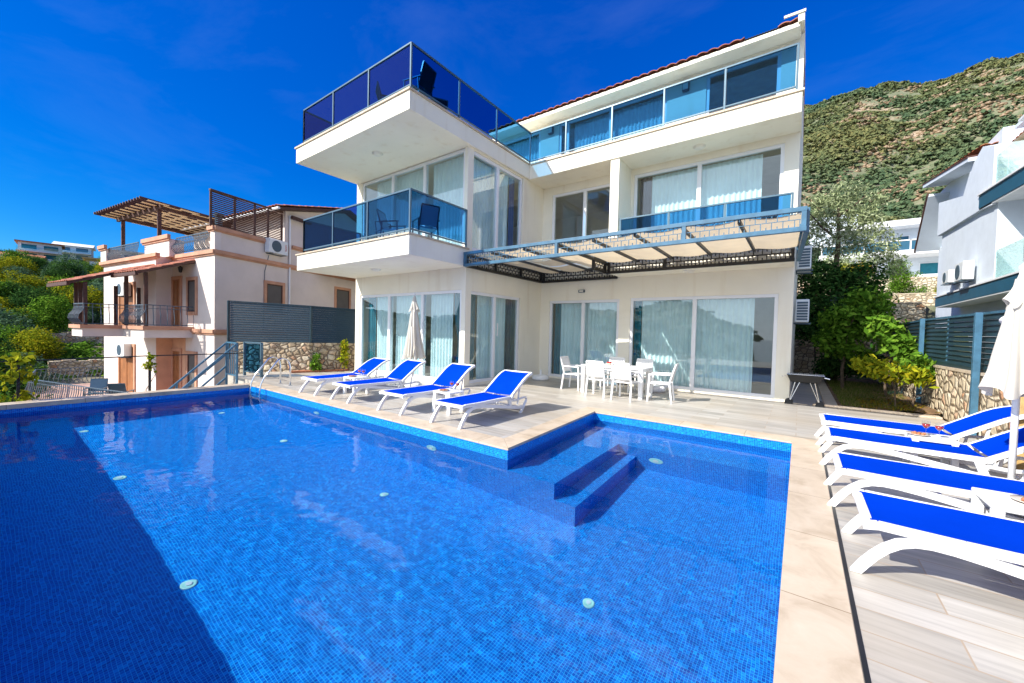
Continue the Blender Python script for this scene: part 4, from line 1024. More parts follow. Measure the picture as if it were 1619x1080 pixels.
# awning on timber posts
def awn(p00,p10,p01,p11,nm):
    """eave p00->p10 , wall side p01->p11"""
    mb=MB();U=(p10-p00);L=U.length;tiles(mb,p00,U/L,(p01-p00),L,pitch=.22,course=.36);o=hp(nm,mb,'tile',smooth=True)
    m2=MB();m2.bar(p00-Vector((0,0,.07)),p10-Vector((0,0,.07)),.09,.12);m2.bar(p01-Vector((0,0,.07)),p11-Vector((0,0,.07)),.09,.12)
    nb=max(2,int(L/.6))
    for i in range(nb+1):m2.bar(lerp(p00,p10,i/nb)-Vector((0,0,.05)),lerp(p01,p11,i/nb)-Vector((0,0,.05)),.06,.08)
    m2.build('rafter','brownwood',o);return o
awn(LP(1.5,1.75,3.40),LP(3.8,1.75,3.40),LP(1.5,0,4.08),LP(3.8,0,4.08),'awning')
awn(LP(3.55,2.95,2.98),LP(5.9,2.95,2.98),LP(3.55,.5,3.95),LP(5.9,.5,3.95),'awning')
for s,o in ((1.75,1.42),(3.55,1.42),(3.7,2.5),(4.2,2.5),(4.68,2.5),(4.68,1.4),(4.68,.7)):
    top=3.42 if o<1.5 and s<3.6 else 3.02
    MB().bar(LP(s,o,1.45),LP(s,o,top),.11,.11).build('awning_post','brownwood',ph)
# roof
mb=MB();e=[RP(2.6,.35,6.62),RP(7.0,.35,7.80),RP(11.4,.35,6.62)]
for a,b in ((e[0],e[1]),(e[1],e[2])):
    mb.prism([a,b,b+Vector((0,0,.12)),a+Vector((0,0,.12))],pv*9.6)
rf=hp('roof',mb,'brownwood')
mb=MB();tiles(mb,LP(-.35,0,6.76,2.5),pv,e[1]-e[0],9.8,pitch=.24);mb.build('roof_tiles','tile',rf,smooth=True)
mb=MB();mb.tube([RP(2.45,.38,6.66),RP(2.45,.38,6.66)+pv*9],.06,8);mb.build('gutter','plastic',rf)
mb=MB();mb.bar(RP(3.3,.2,6.5),RP(4.4,.2,6.5),.12,.14);mb.build('rafter_end','brownwood',rf)
# louvred timber screen
mb=MB();sc=[(-.08),.85,1.72,2.35,3.05];ang=pu
for t_ in sc:mb.bar(RP(t_,-.1,5.25),RP(t_,-.1,6.58),.07,.07)
mb.bar(RP(-.12,-.1,6.58),RP(3.1,-.1,6.66),.09,.07);mb.bar(RP(-.08,-.1,5.29),RP(3.05,-.1,5.29),.07,.06)
sf=hp('screen_frame',mb,'brownwood')
mb=MB()
for q in range(17):
    z=5.36+q*.073;mb.bar(RP(-.05,-.1,z),RP(3.03,-.1,z),.012,.048,up=(pr_.x*.5,pr_.y*.5,.85))
mb.build('slats','brownwood',sf)
# chimney pipe on terrace
mb=MB();mb.tube([LP(2.4,-1.2,4.3),LP(2.4,-1.2,6.2)],.14,12);mb.lathe(tuple(LP(2.4,-1.2,6.2)),[(.2,0),(.2,.1),(.001,.18)],12);hp('flue_pipe',mb,'rail')
# terrace pergola
pp=hp('pergola_frame',MB().bar(LP(9.4,0,6.55),LP(4.5,0,6.55),.10,.18).bar(LP(9.4,0,6.55,4.6),LP(4.5,0,6.55,4.6),.10,.18).bar(LP(4.7,0,6.55),LP(4.7,0,6.55,4.6),.10,.14).bar(LP(8.8,0,6.55),LP(8.8,0,6.55,4.6),.10,.14),'brownwood')
for s in (4.8,8.8):
    MB().bar(LP(s,-.02,5.0),LP(s,-.02,6.5),.13,.13).build('post','brownwood',pp);MB().bar(LP(s,0,4.3,4.6),LP(s,0,6.5,4.6),.13,.13).build('post','brownwood',pp)
mb=MB();mc=MB()
for q in range(19):
    s=9.75-q*.29
    t0=-.8 if s>4.4 else 1.0
    mb.bar(LP(s,0,6.70,t0),LP(s,0,6.70,5.2),.045,.11)
    for j in range(9):
        if (j+q)%2==0 and t0+j*.62+.9<5.3:
            a=t0+.35+j*.62;z=6.632
            mc.prism([LP(s-.01,0,z,a-.12),LP(s-.27,0,z,a-.12),LP(s-.27,0,z,a+.66),LP(s-.01,0,z,a+.66)],(0,0,.01))
mb.build('rafters','brownwood',pp);mc.build('shade_cloth','canopy',pp)
# wall lantern
mb=MB();c=LP(2.45,.12,3.62);mb.lathe((c.x,c.y,c.z),[(.001,0),(.05,.02),(.08,.18),(.09,.2),(.001,.28)],8);hp('lantern',mb,'black')
# lower terrace
mb=MB();mb.prism([LP(.3,0,-3.4),LP(.3,2.2,-3.4),LP(8.2,3.2,-3.4),LP(12.5,2.2,-3.4),LP(12.5,-2,-3.4)],(0,0,1.7));hp('lower_terrace',mb,'pinkpave')
for a,b in (((.5,2.1),(4.0,2.6)),((4.0,2.6),(8.0,3.1)),((8.0,3.1),(12.3,2.1)),((12.3,2.1),(12.3,-1.5))):
    belly(LP(*a,0),LP(*b,0),-1.68,.85,pn,ph,bulge=.09 if a[0]>7 else .05,sp=.16)
aircon('white air conditioner with red lettering on the pink house side wall',RP(2.55,0,5.0),pr_,w=.95,h=.60,letters='AIRFEL')
aircon('white air conditioner under the tiled awning of the pink house',LP(6.2,.55,3.0) ,pn,w=.8,h=.58)
aircon('cream air conditioner on the lower storey of the pink house',LP(6.2,.55,.35),pn,w=.85,h=.58)
# patio chairs on the lower terrace
for s,o,lb in ((3.4,1.6,'pale garden chair on the lower terrace of the pink house, nearer the stairs'),(5.0,1.9,'pale garden chair on the lower terrace of the pink house, farther left')):
    p=LP(s,o,-1.7);bchair(lb,tuple(p),1.0 if s<4 else -2.0,'garden chairs on the pink house terrace','rail')

# ---------- left boundary: stone wall, slat fence, gate, stair rail, wire ----------
def stonewall(name,label,pts,h0,h1,th,mat,cap=None,group=None,zb=-.4):
    c=Vector((*pts[0],0));r=thing(name,label,'stone wall',(c.x,c.y,0),group);mb=MB();cp=MB()
    for (p,q) in zip(pts[:-1],pts[1:]):
        P=Vector((*p,0));Q=Vector((*q,0));d=(Q-P).normalized();n=Vector((-d.y,d.x,0))
        L=(Q-P).length;N=max(4,int(L/.12));H=8
        # uneven face
        def fn(u,v):
            b=P+d*(u*L);z=zb+(lerp(h0,h1,u)-zb)*v
            return b-n*(.03*noise.noise(Vector((b.x*3,b.y*3,z*3.3)))) +Vector((0,0,z))
        mb.grid(fn,N,H)
        A=lerp(h0,h1,0);mb.poly([P+Vector((0,0,h0)),Q+Vector((0,0,h1)),Q+n*th+Vector((0,0,h1)),P+n*th+Vector((0,0,h0))]);mb.poly([P+n*th+Vector((0,0,zb)),Q+n*th+Vector((0,0,zb)),Q+n*th+Vector((0,0,h1)),P+n*th+Vector((0,0,h0))])
        mb.poly([P+Vector((0,0,zb)),P+n*th+Vector((0,0,zb)),P+n*th+Vector((0,0,h0)),P+Vector((0,0,h0))]);mb.poly([Q+Vector((0,0,zb)),Q+n*th+Vector((0,0,zb)),Q+n*th+Vector((0,0,h1)),Q+Vector((0,0,h1))])
        if cap:cp.prism([P-n*.02+Vector((0,0,h0)),Q-n*.02+Vector((0,0,h1)),Q+n*(th+.02)+Vector((0,0,h1)),P+n*(th+.02)+Vector((0,0,h0))],(0,0,.05))
    mb.build('masonry',mat,r)
    if cap:cp.build('coping_stone',cap,r)
    return r
stonewall('stone_wall','low rubble stone wall left of the villa under the slatted fence',[(-15.35,5.15),(-13.85,6.9),(-13.22,8.25)],1.0,1.0,.3,'rubble')
def slatfence(label,pts,z0,z1,posts,cat='fence',sp=.085,post_z0=None,group=None,zt=None,pw=.07):
    r=thing('slatted_fence',label,'fence',(*pts[0],0),group);zt=zt or [z1]*len(pts)
    for i,(p,q) in enumerate(zip(pts[:-1],pts[1:])):
        P=Vector((*p,0));Q=Vector((*q,0));d=(Q-P).normalized();n=Vector((d.y,-d.x,0));mb=MB();k_=int((z1-z0)/sp)
        for j in range(k_):
            f=(j+.5)/k_;a=P+Vector((0,0,lerp(z0,zt[i],f)));b=Q+Vector((0,0,lerp(z0,zt[i+1],f)))
            mb.bar(a,b,.012,sp*.99,up=Vector((0,0,1))-n*(.25 if z0<1.1 else .42))
        mb.build('slats','slat',r)
        mb=MB();mb.bar(P+Vector((0,0,z0-.03)),Q+Vector((0,0,z0-.03)),.04,.07);mb.build('rail','slat',r);mb=MB();mb.bar(P+Vector((0,0,zt[i]+.02)),Q+Vector((0,0,zt[i+1]+.02)),.05,.04);mb.build('rail','bluesteel' if cat=='fence2' else 'slat',r)
    for (x,y,a,b) in posts:
        MB().box(x-pw/2,x+pw/2,y-pw/2,y+pw/2,a,b).build('post','bluesteel' if cat=='fence2' else 'slat',r,bevel=.004)
    return r
slatfence('anthracite slatted metal fence above the rubble wall left of the villa',[(-15.62,5.10),(-14.0,7.02),(-13.25,8.33)],1.04,2.24,[(-15.66,5.06,.4,2.40),(-14.0,7.02,1.0,2.3)],zt=[2.36,2.28,2.22],sp=.075)
gt=thing('glass_gate','small glass gate panel with blue steel frame behind the pool ladder','gate',(-13.6,5.05,0))
mb=MB();ga,gb=Vector((-14.05,4.98,0)),Vector((-13.2,5.13,0))
mb.bar(ga+Vector((0,0,0)),ga+Vector((0,0,1.06)),.07,.07);mb.bar(gb,gb+Vector((0,0,1.06)),.07,.07);mb.bar(ga+Vector((0,0,1.04)),gb+Vector((0,0,1.04)),.05,.05);mb.bar(ga+Vector((0,0,.13)),gb+Vector((0,0,.13)),.05,.04);mb.build('frame','rail',gt,bevel=.004)
mb=MB();mb.bar(lerp(ga,gb,.06)+Vector((0,0,.58)),lerp(ga,gb,.94)+Vector((0,0,.58)),.01,.86);mb.build('glass_panel','railglass',gt)
sr=thing('stair_railing','blue-grey steel stair railing descending left of the pool ladder','railing',(-13.6,4.48,0))
mb=MB();mb.bar((-14,4.48,1.05),(-13.2,4.48,1.05),.05,.04);mb.bar((-14,4.48,.10),(-13.2,4.48,.10),.04,.04)
for q in range(6):mb.bar((-14+.16*q,4.48,.1 if 0<q<5 else -.3),(-14+.16*q,4.48,1.05),.05 if q in(0,5) else .02,.05 if q in (0,5) else .02)
mb.build('landing_panel','bluesteel',sr)
mb=MB()
for o in (0,-.34,-.70,-1.05):
    mb.bar((-14.02,4.48,1.03+o),(-14.02,1.6,1.03+o-.95*2.88),.045,.045);mb.bar((-13.22,4.48,1.03+o),(-13.22,1.6,1.03+o-.95*2.88),.045,.045) if o==0 else None
for yy in (3.3,1.8):
    mb.bar((-14.02,yy,-.3-1.1-(3.3-yy)),(-14.02,yy,1.03-.95*(4.48-yy)),.05,.05)
mb.build('handrails','bluesteel',sr)
mb=MB()
for q in range(10):mb.box(-14.0,-13.2,4.45-.3*(q+1),4.45-.3*q,-3.3,-.05-.17*(q+1)*1.6 if False else -.10-.28*(q+1))
struct(mb.build('outdoor_steps','coping'))
wf=thing('wire_fence','low fence of dark posts and one top wire beyond the far pool edge','fence',(-12.45,2.4,0))
for y in (-1.5,.48,2.43):MB().bar((-12.45,y,-.3),(-12.45,y,.79),.045,.045).build('post','black',wf)
MB().tube([(-12.45,-6,.70),(-12.45,.48,.765),(-12.45,2.43,.80),(-12.45,4.4,.80),(-14.0,4.48,.82)],.014,6).build('top_wire','black',wf)
# ---------- right boundary ----------
stonewall('stone_wall','pale rubble stone wall under the right-hand slatted fence',[(2.52,21.4),(2.50,14.0),(2.46,8.5),(2.46,-3)],1.0,1.06,.35,'rubble2',cap='coping')
slatfence('blue-grey slatted metal fence with tall posts on the right stone wall',[(2.62,21.4),(2.56,14.1),(2.52,8.6),(2.52,-2)],1.14,2.08,[(2.45,14.0,-.1,2.16),(2.40,9.95,-.1,2.10),(2.40,5.2,-.1,2.1),(2.58,12.3,1.1,2.1),(2.55,7.5,1.1,2.1),(2.62,17.6,1.1,2.1)],cat='fence2',sp=.092,zt=[2.08,2.12,2.06,2.06],pw=.085)
stonewall('stone_wall','shaded rubble retaining wall at the back of the garden behind the barbecue',[(-1.5,21.55),(2.5,21.55)],2.2,2.2,.4,'rubble',zb=-.3)
slatfence('dark slatted fence on top of the shaded back retaining wall',[(-1.5,21.75),(2.5,21.75)],2.28,3.4,[(-1.4,21.75,2.2,3.45),(.6,21.75,2.2,3.45),(2.4,21.75,2.2,3.45)],sp=.09)
aircon('white air conditioner on the villa side wall, lower of the two',(-.17,13.8,2.35),(1,0,0),w=.9,h=.62,d=.34,fan=False,slats=True)
aircon('white air conditioner on the villa side wall, upper of the two',(-.17,13.8,3.80),(1,0,0),w=.9,h=.62,d=.34,fan=False,slats=True)
# the slatted end faces the camera: give both a front grille
for o in [x for x in bpy.data.objects if x.name.startswith('air_conditioner') and abs(x.location.x+.17)<.01]:
    mb=MB()
    for q in range(7):mb.box(-.465,-.452,-.31,-.07,-.26+q*.075,-.26+q*.075+.05)
    g=mb.build('side_grille','acgrille',o,origin=(0,0,0));g.location=(0,0,0)
# shower
sh=thing('outdoor_shower','timber post outdoor shower with a white shower head behind the right parasol','outdoor shower',(2.3,7.6,0))
MB().box(2.20,2.30,7.55,7.65,0,2.12).build('post','palewood',sh,bevel=.006)
MB().tube([(2.25,7.55,1.98),(2.20,7.45,2.05),(2.12,7.36,2.02),(2.03,7.28,1.93)],.014,8).build('pipe','chrome',sh,smooth=True)
mb=MB();mb.tube([(2.06,7.31,1.955),(1.98,7.23,1.88),(1.955,7.205,1.855)],[.02,.055,.06],12);mb.build('shower_head','plastic',sh,smooth=True)

# ---------- right house ----------
RXH=4.45
rh=thing('white_house','tall white and petrol-blue modern house with glass balconies beyond the right fence','house',(7,20,0))
def rp(name,mb,mat,parent=None,**k):return mb.build(name,mat,parent or rh,**k)
mb=MB()
mb.box(5.15,12,13,27.0,-.2,6.0)                      # lower storeys set back
mb.prism([(RXH,23.6,3.5),(RXH,23.6,2.4),(5.16,24.5,-.2),(5.16,26.5,-.2),(5.16,26.5,6.0),(RXH,23.6,6.0)][:1]+[(RXH,23.6,6.0),(5.3,27.0,6.0),(5.3,27.0,3.5)],(0.001,0,0)) if False else None
# upper box, side profile
prof=[(RXH,23.7,5.98),(RXH,23.7,7.35),(RXH,20.6,6.75),(RXH,19.9,7.5),(RXH,18.9,7.80),(RXH,17.9,7.45),(RXH,17.9,5.7),(RXH,18.9,5.80)]
mb.prism(prof,(.8,0,0))
mb.box(5.25,12,13,27.0,6.0,7.9)
mb.box(5.0,12,19.5,27,7.35,8.5)
rp('wall',mb,'plaster_white')
mb=MB();mb.box(5.14,5.2,13,23.4,3.4,5.7);mb.box(5.2,5.26,13,17.9,6.2,7.6);rp('blue_wall',mb,'bluepaint') if False else None
mb=MB();mb.box(5.02,5.2,13,18.0,-.1,3.0);rp('window_wall',mb,'plaster_white')
mb=MB();mb.box(4.98,5.02,14.2,18.0,.6,2.9);rp('window',mb,'pane')
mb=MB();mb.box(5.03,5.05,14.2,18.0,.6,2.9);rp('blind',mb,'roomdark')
# lower blue band balcony
mb=MB();mb.box(RXH,5.3,12.6,23.5,3.02,3.40);rp('blue_band',mb,'bluepaint')
mb=MB();mb.box(RXH-.03,5.3,12.6,23.53,3.40,3.45);mb.box(RXH+.01,5.3,12.6,23.4,2.98,3.02);rp('band_trim',mb,'whiteroof')
mb=MB();mb.box(RXH+.1,5.2,17.8,23.45,3.45,5.95);rp('lower_block',mb,'plaster_white')
# upper blue band balcony
mb=MB();mb.prism([(RXH-.02,18.9,5.85),(RXH-.02,12.5,5.45),(RXH-.02,12.5,5.88),(RXH-.02,18.9,6.26)],(.9,0,0));rp('blue_band',mb,'bluepaint')
mb=MB();mb.prism([(RXH-.06,18.95,6.26),(RXH-.06,12.5,5.88),(RXH-.06,12.5,5.92),(RXH-.06,18.95,6.31)],(.95,0,0));mb.prism([(RXH,18.9,5.80),(RXH,12.5,5.40),(RXH,12.5,5.44),(RXH,18.9,5.845)],(.9,0,0));rp('band_trim',mb,'whiteroof')
for a,b in ((18.3,17.0),(16.96,15.6),(15.56,14.2)):
    mb=MB();mb.prism([(RXH+.03,a,6.28-(18.9-a)*.06),(RXH+.03,b,6.28-(18.9-b)*.06),(RXH+.03,b,7.15-(18.9-b)*.03),(RXH+.03,a,7.15-(18.9-a)*.03)],(.012,0,0));rp('glass_panel',mb,'greenglass')
mb=MB();mb.box(RXH+.1,RXH+.112,15.9,17.75,3.46,4.32);rp('glass_panel',mb,'greenglass')
mb=MB();mb.bar((RXH+.1,15.9,3.45),(RXH+.1,15.9,4.6),.02,.02);rp('glass_post',mb,'chrome')
# terrace door
mb=MB();mb.box(5.2,5.25,14,17.2,6.3,7.3);rp('terrace_door',mb,'pane')
# roofs
mb=MB();mb.prism([(4.3,25.8,8.62),(4.3,19.6,7.62),(4.3,19.6,7.74),(4.3,25.8,8.76)],(8,0,0));mb.prism([(5.1,19,8.2),(5.1,13,8.0),(5.1,13,8.1),(5.1,19,8.3)],(8,0,0));r2=rp('roof',mb,'plaster_white')
mb=MB();tiles(mb,(4.6,19.8,8.12),(1,0,0),(0,6,.9),7,pitch=.25);tiles(mb,(5.0,13,7.70),(0,1,0),(2.5,0,.9),6.2,pitch=.25);mb.build('roof_tiles','brick',r2,smooth=True)
mb=MB();mb.prism([(4.35,26.9,5.9),(4.35,25.0,8.0),(4.35,25.0,8.1),(4.35,26.9,6.0)],(5,0,0));mb.build('back_eave','plaster_white',r2);mb=MB();mb.prism([(4.30,26.95,5.85),(4.30,25.0,8.02),(4.30,25.0,8.16),(4.30,26.95,6.0)],(.07,0,0));mb.build('dark_edge','brownwood',r2)
mb=MB();mb.prism([(4.28,25.8,8.76),(4.28,19.6,7.74),(4.28,19.6,7.80),(4.28,25.8,8.82)],(8,0,0));mb.build('dark_edge','brownwood',r2)
so_=rp('solar_heater',MB().tube([(4.9,16.6,8.55),(6.6,16.6,8.55)],.28,14).bar((4.8,17.2,7.95),(8,17.2,8.1),.9,.06),'whiteroof')
aircon('grey air conditioner on the white house wall, left one of the pair',(4.5,21.0,3.95),(-1,0,0),w=.75,h=.45,group='air conditioners on the white house')
aircon('cream air conditioner on the white house wall, right one of the pair',(4.5,19.5,3.95),(-1,0,0),w=.85,h=.6,group='air conditioners on the white house')

mb=MB();mb.tube([RP(3.35,.06,6.6),RP(3.35,.06,-2)],.04,8);mb.build('downpipe','plastic',ph)
mb=MB();mb.tube([RP(2.3,.02,4.6),RP(2.1,.03,3.9),RP(2.05,.03,1.4)],.012,6);mb.build('cable','acgrille',ph)
# ---------- vegetation ----------
def leaf_cloud(lobes,n,ls,seed,asp=.5,shell=.55,droop=0,up=.3):
    """lobes: (x,y,z,rx,ry,rz,weight). returns verts,faces of n small folded leaves"""
    r=np.random.default_rng(seed);W_=np.array([l[6] for l in lobes]);W_=W_/W_.sum()
    li=r.choice(len(lobes),n,p=W_);L=np.array([l[:6] for l in lobes])[li]
    d=r.normal(size=(n,3));d/=np.linalg.norm(d,axis=1)[:,None]
    rad=shell+(1-shell)*r.random(n)**.6
    # clumps: pull towards random cluster directions
    nc=max(10,n//60);cd_=r.normal(size=(nc,3));cd_/=np.linalg.norm(cd_,axis=1)[:,None]
    ci=r.integers(0,nc,n);mixw=.72
    dd=cd_[ci]*mixw+d*(1-mixw);dd/=np.linalg.norm(dd,axis=1)[:,None]
    cr=(.72+.34*r.random(nc))[ci]
    c=L[:,:3]+dd*L[:,3:6]*(rad*cr)[:,None]+r.normal(size=(n,3))*ls*.8
    nn=dd*.8+r.normal(size=(n,3))*.7+np.array([0,0,up]);nn/=np.linalg.norm(nn,axis=1)[:,None]
    a=np.cross(nn,r.normal(size=(n,3)));a/=np.linalg.norm(a,axis=1)[:,None];a[:,2]-=droop;b=np.cross(nn,a)
    s=ls*(.6+.8*r.random(n))[:,None]
    a=a*s;b=b*s*asp
    V=np.stack([c-a,c+b,c+a,c-b],1).reshape(-1,3)
    return V
def leaf_mesh(name,V,mat):
    n=len(V)//4;me=bpy.data.meshes.new(name);me.vertices.add(len(V));me.vertices.foreach_set('co',V.astype(np.float32).ravel())
    me.loops.add(4*n);me.loops.foreach_set('vertex_index',np.arange(4*n,dtype=np.int32));me.polygons.add(n)
    me.polygons.foreach_set('loop_start',np.arange(0,4*n,4,dtype=np.int32));me.polygons.foreach_set('loop_total',np.full(n,4,np.int32))
    me.update();me.materials.append(M[mat]);return me
def obj(name,me,parent=None,loc=(0,0,0)):
    o=bpy.data.objects.new(name,me);COL.objects.link(o);o.location=loc
    if parent:o.parent=parent
    return o
def rand_lobes(seed,n,R,H,z0=.35,sp=.6):
    r=random.Random(seed);out=[]
    for i in range(n):
        a=r.uniform(0,6.28);q=r.uniform(.15,sp)*R;s=r.uniform(.35,.6)
        out.append((q*math.cos(a),q*math.sin(a),H*r.uniform(z0,.78),R*s,R*s,H*.30*r.uniform(.7,1.2),s))
    return out
def limbs(mb,base,top,r0,nb,spread,seed):
    r=random.Random(seed);base=Vector(base);top=Vector(top)
    pts=[base,lerp(base,top,.35)+Vector((r.uniform(-.1,.1),r.uniform(-.1,.1),0)),lerp(base,top,.7)+Vector((r.uniform(-.15,.15),r.uniform(-.15,.15),0)),top]
    mb.tube(pts,[r0,r0*.75,r0*.5,r0*.2],8)
    for i in range(nb):
        f=r.uniform(.35,.9);p=lerp(base,top,f);a=r.uniform(0,6.28);L=spread*r.uniform(.5,1)
        q=p+Vector((math.cos(a)*L,math.sin(a)*L,L*r.uniform(.4,1.1)));m=lerp(p,q,.5)+Vector((0,0,-L*.08))
        mb.tube([p,m,q],[r0*.4,r0*.25,r0*.08],6)
def tree(name,label,cat,loc,lobes,n,ls,mat,seed,trunk_h,r0=.12,group=None,asp=.5,spread=1.2,up=.3):
    t=thing(name,label,cat,loc,group)
    obj('crown',leaf_mesh('crown',leaf_cloud(lobes,n,ls,seed,asp,up=up),mat),t)
    mb=MB();limbs(mb,(0,0,-.3),(0,0,trunk_h),r0,9,spread,seed);mb.build('trunk','bark',t,origin=(0,0,0))
    return t
# garden trees on the right
dark_l=[(0,0,3.1,1.3,1.2,1.2,1.2),(-.9,-.2,2.4,.9,.9,1.0,.7),(.8,.1,2.6,1.0,1,1.1,.7),(-.5,0,3.9,.9,.9,.7,.5),(.7,.0,3.8,.8,.8,.7,.4),(-.2,-.4,1.9,1.1,.8,.6,.5)]
tree('leafy_tree','tall dark green tree in the garden right of the villa','tree',(1.05,19.2,0),dark_l,11500,.07,'leaf_dark',11,3.8,.16)
olive_l=[(-.1,0,6.3,1.0,1,.75,.8),(-1.0,0,5.9,.7,.8,.6,.45),(.9,0,5.9,.8,.8,.7,.5),(.3,0,7.1,.7,.7,.45,.35),(1.5,0,5.0,.65,.7,.7,.4),(-.6,0,6.9,.5,.6,.35,.25),(.2,-.3,5.1,.9,.8,.6,.5),(-1.2,-.2,4.9,.6,.6,.5,.3),(1.9,0,4.2,.5,.5,.6,.25),(1.3,0,6.7,.4,.4,.3,.15)]
tree('olive_tree','silvery olive tree rising above the dark tree beside the villa','tree',(1.15,22.6,1.9),[(x*.95,y,z*1.13-1.9,a*1.05,b,c*1.08,w_) for x,y,z,a,b,c,w_ in olive_l],9500,.085,'leaf_olive',12,5.8,.17,asp=.26,spread=1.7)
tree('fig_tree','young mid-green tree with a thin pale trunk in the shaded garden','tree',(1.15,16.2,0),[(0,0,2.1,.75,.7,.6,1),(-.3,0,1.5,.55,.5,.45,.6),(.45,0,2.7,.6,.55,.5,.6),(.2,0,1.2,.5,.45,.3,.3)],3200,.08,'leaf_mid',13,2.4,.055,spread=.6)
tree('citrus_shrub','leafy shrub with large bright leaves leaning over the right stone wall','shrub',(2.0,14.8,0),[(0,0,1.75,.50,.5,.45,1),(.25,-.2,1.45,.45,.4,.35,.7),(-.2,.1,2.05,.35,.35,.25,.4)],1100,.10,'leaf_mid',14,1.8,.04,spread=.5,asp=.42)
tree('young_plant','yellow-green bush with a bare stem at the sunny end of the garden bed','shrub',(1.75,12.75,0),[(0,0,.85,.5,.4,.22,1),(-.35,.1,.95,.35,.3,.22,.6),(.45,0,.80,.3,.3,.2,.5)],900,.075,'leaf_yellow',15,.75,.025,spread=.35,asp=.4)
tree('young_plant','green bush with broad leaves against the sunny stone wall','shrub',(2.2,12.9,0),[(0,0,.95,.33,.35,.28,1),(.05,.5,1.1,.3,.3,.2,.5)],600,.075,'leaf_mid',16,.85,.025,spread=.3,asp=.42)
tree('dark_shrub','dense dark shrub low in the shade at the back of the garden','shrub',(1.35,18.6,0),[(0,0,.7,.9,.7,.5,1),(-.4,0,.5,.6,.5,.4,.5),(.7,.0,.7,.6,.6,.5,.6)],4000,.06,'leaf_dark',17,.8,.03)
tree('wall_shrub','light shrub growing against the dark fence behind the villa side wall','shrub',(.55,20.9,1.0),[(0,0,1.7,.5,.4,.5,1),(-.3,0,2.5,.5,.4,.4,.6)],1400,.06,'leaf_olive',18,1.9,.03)
# grass and dry litter in the garden bed
V=[];r=np.random.default_rng(5)
n=9000;x=r.uniform(.85,2.4,n);y=r.uniform(12.05,19,n)
keep=(r.random(n)<np.clip(1.25-.55*(x-.85),.25,1));x=x[keep];y=y[keep];n=len(x)
c=np.stack([x,y,np.full(n,.02)],1);ang=r.uniform(0,6.28,n);w_=.006;hgt=r.uniform(.03,.10,n)
dx=np.stack([np.cos(ang)*w_,np.sin(ang)*w_,np.zeros(n)],1);ln=np.stack([r.normal(0,.03,n),r.normal(0,.03,n),hgt],1)
V=np.stack([c-dx,c+dx,c+ln+dx*.2,c+ln-dx*.2],1).reshape(-1,3);tag(obj('lawn_grass',leaf_mesh('grass',V,'grass')),kind='stuff')
n=1500;c=np.stack([r.uniform(1.2,2.45,n),r.uniform(12.0,13.8,n),r.uniform(0.02,.09,n)],1)
a=r.normal(size=(n,3))*np.array([1,1,.25]);a/=np.linalg.norm(a,axis=1)[:,None];b=np.cross(a,np.array([0,0,1.]));s=r.uniform(.02,.06,n)[:,None]
V=np.stack([c-a*s,c+b*s*.3,c+a*s,c-b*s*.3],1).reshape(-1,3);tag(obj('dry_leaf_litter',leaf_mesh('litter',V,'leaf_orange')),kind='stuff')
# small plants by the left stone wall
tree('climbing_plant','small green climbing plant against the rubble wall left of the villa','plant',(-13.65,7.0,0),[(0,0,.40,.22,.16,.30,1),(.1,0,.15,.25,.15,.12,.4)],420,.05,'leaf_mid',21,.6,.012,spread=.2)
tree('climbing_plant','yellow-green plant at the villa corner by the rubble wall','plant',(-13.25,7.85,0),[(0,0,.55,.16,.14,.40,1),(0,0,.95,.14,.12,.15,.4)],420,.055,'leaf_yellow',22,.9,.012,spread=.15)
MB().prism([(-14.0,6.35,0),(-13.75,6.25,0),(-13.2,7.9,0),(-13.35,8.1,0)],(0,0,.06)).build('x','brick').name='planting_kerb'
struct(bpy.data.objects['planting_kerb'])
# vines on the wire fence posts
for (y,z,lb,sd) in ((.48,.55,'yellow-leaved vine climbing the left post of the wire fence',31),(2.43,.55,'small vine climbing the post of the wire fence before the pink house',32)):
    tree('grape_vine',lb,'vine',(-12.42,y,-.1),[(0,0,z,.14,.26,.12,1),(0,.05,z+.32,.10,.2,.1,.6),(.05,-.1,.12,.16,.34,.12,.8)] if sd==31 else [(0,0,z+.1,.06,.09,.10,1),(0,.0,z+.3,.05,.06,.06,.5)],230 if sd==31 else 90,.07 if sd==31 else .045,'leaf_yellow',sd,.8,.012,spread=.15,asp=.6)
# ---------- hillside shrubs (individuals share a few crowns) ----------
VAR={}
def var(kind,i):
    k=(kind,i)
    if k not in VAR:
        VAR[k]=leaf_mesh('crown_'+kind,leaf_cloud(rand_lobes(hash(kind)%97+i*7 if False else sum(map(ord,kind))+i*7,7,1.0,1.5,z0=.22),5200,.034,i*13+len(kind),asp=.55),kind)
    return VAR[k]
TR=MB();limbs(TR,(0,0,-.4),(0,0,.95),.06,5,.5,3);trunk_me=None
LBL={'leaf_dark':'dark green rounded shrub on the slope left of the pool','leaf_mid':'fresh green bushy shrub on the slope left of the pool','leaf_yellow':'yellow-flowering shrub on the slope left of the pool','leaf_teal':'grey-green shrub on the slope left of the pool'}
rs=random.Random(99)
def shrub(az,r,size,kind,name='slope_shrub',lab=None,cat='shrub',group=None,zoff=0):
    global trunk_me
    a=math.radians(az);x=r*math.sin(a);y=r*math.cos(a);z=ground_z(x,y)+zoff
    t=thing(name,lab or LBL[kind],cat,(x,y,z),group or ('shrubs of this colour: '+kind.replace('leaf_','')+' on the left slope'))
    o=obj('crown',var(kind,rs.randrange(3)),t);o.scale=(size*rs.uniform(.9,1.2),size*rs.uniform(.9,1.2),size*rs.uniform(.75,1.05));o.rotation_euler=(0,0,rs.uniform(0,6.28))
    if trunk_me is None:
        q=TR.build('trunk','bark',t,origin=(0,0,0));trunk_me=q.data
    else:q=obj('trunk',trunk_me,t)
    q.scale=(size,size,size)
    return t
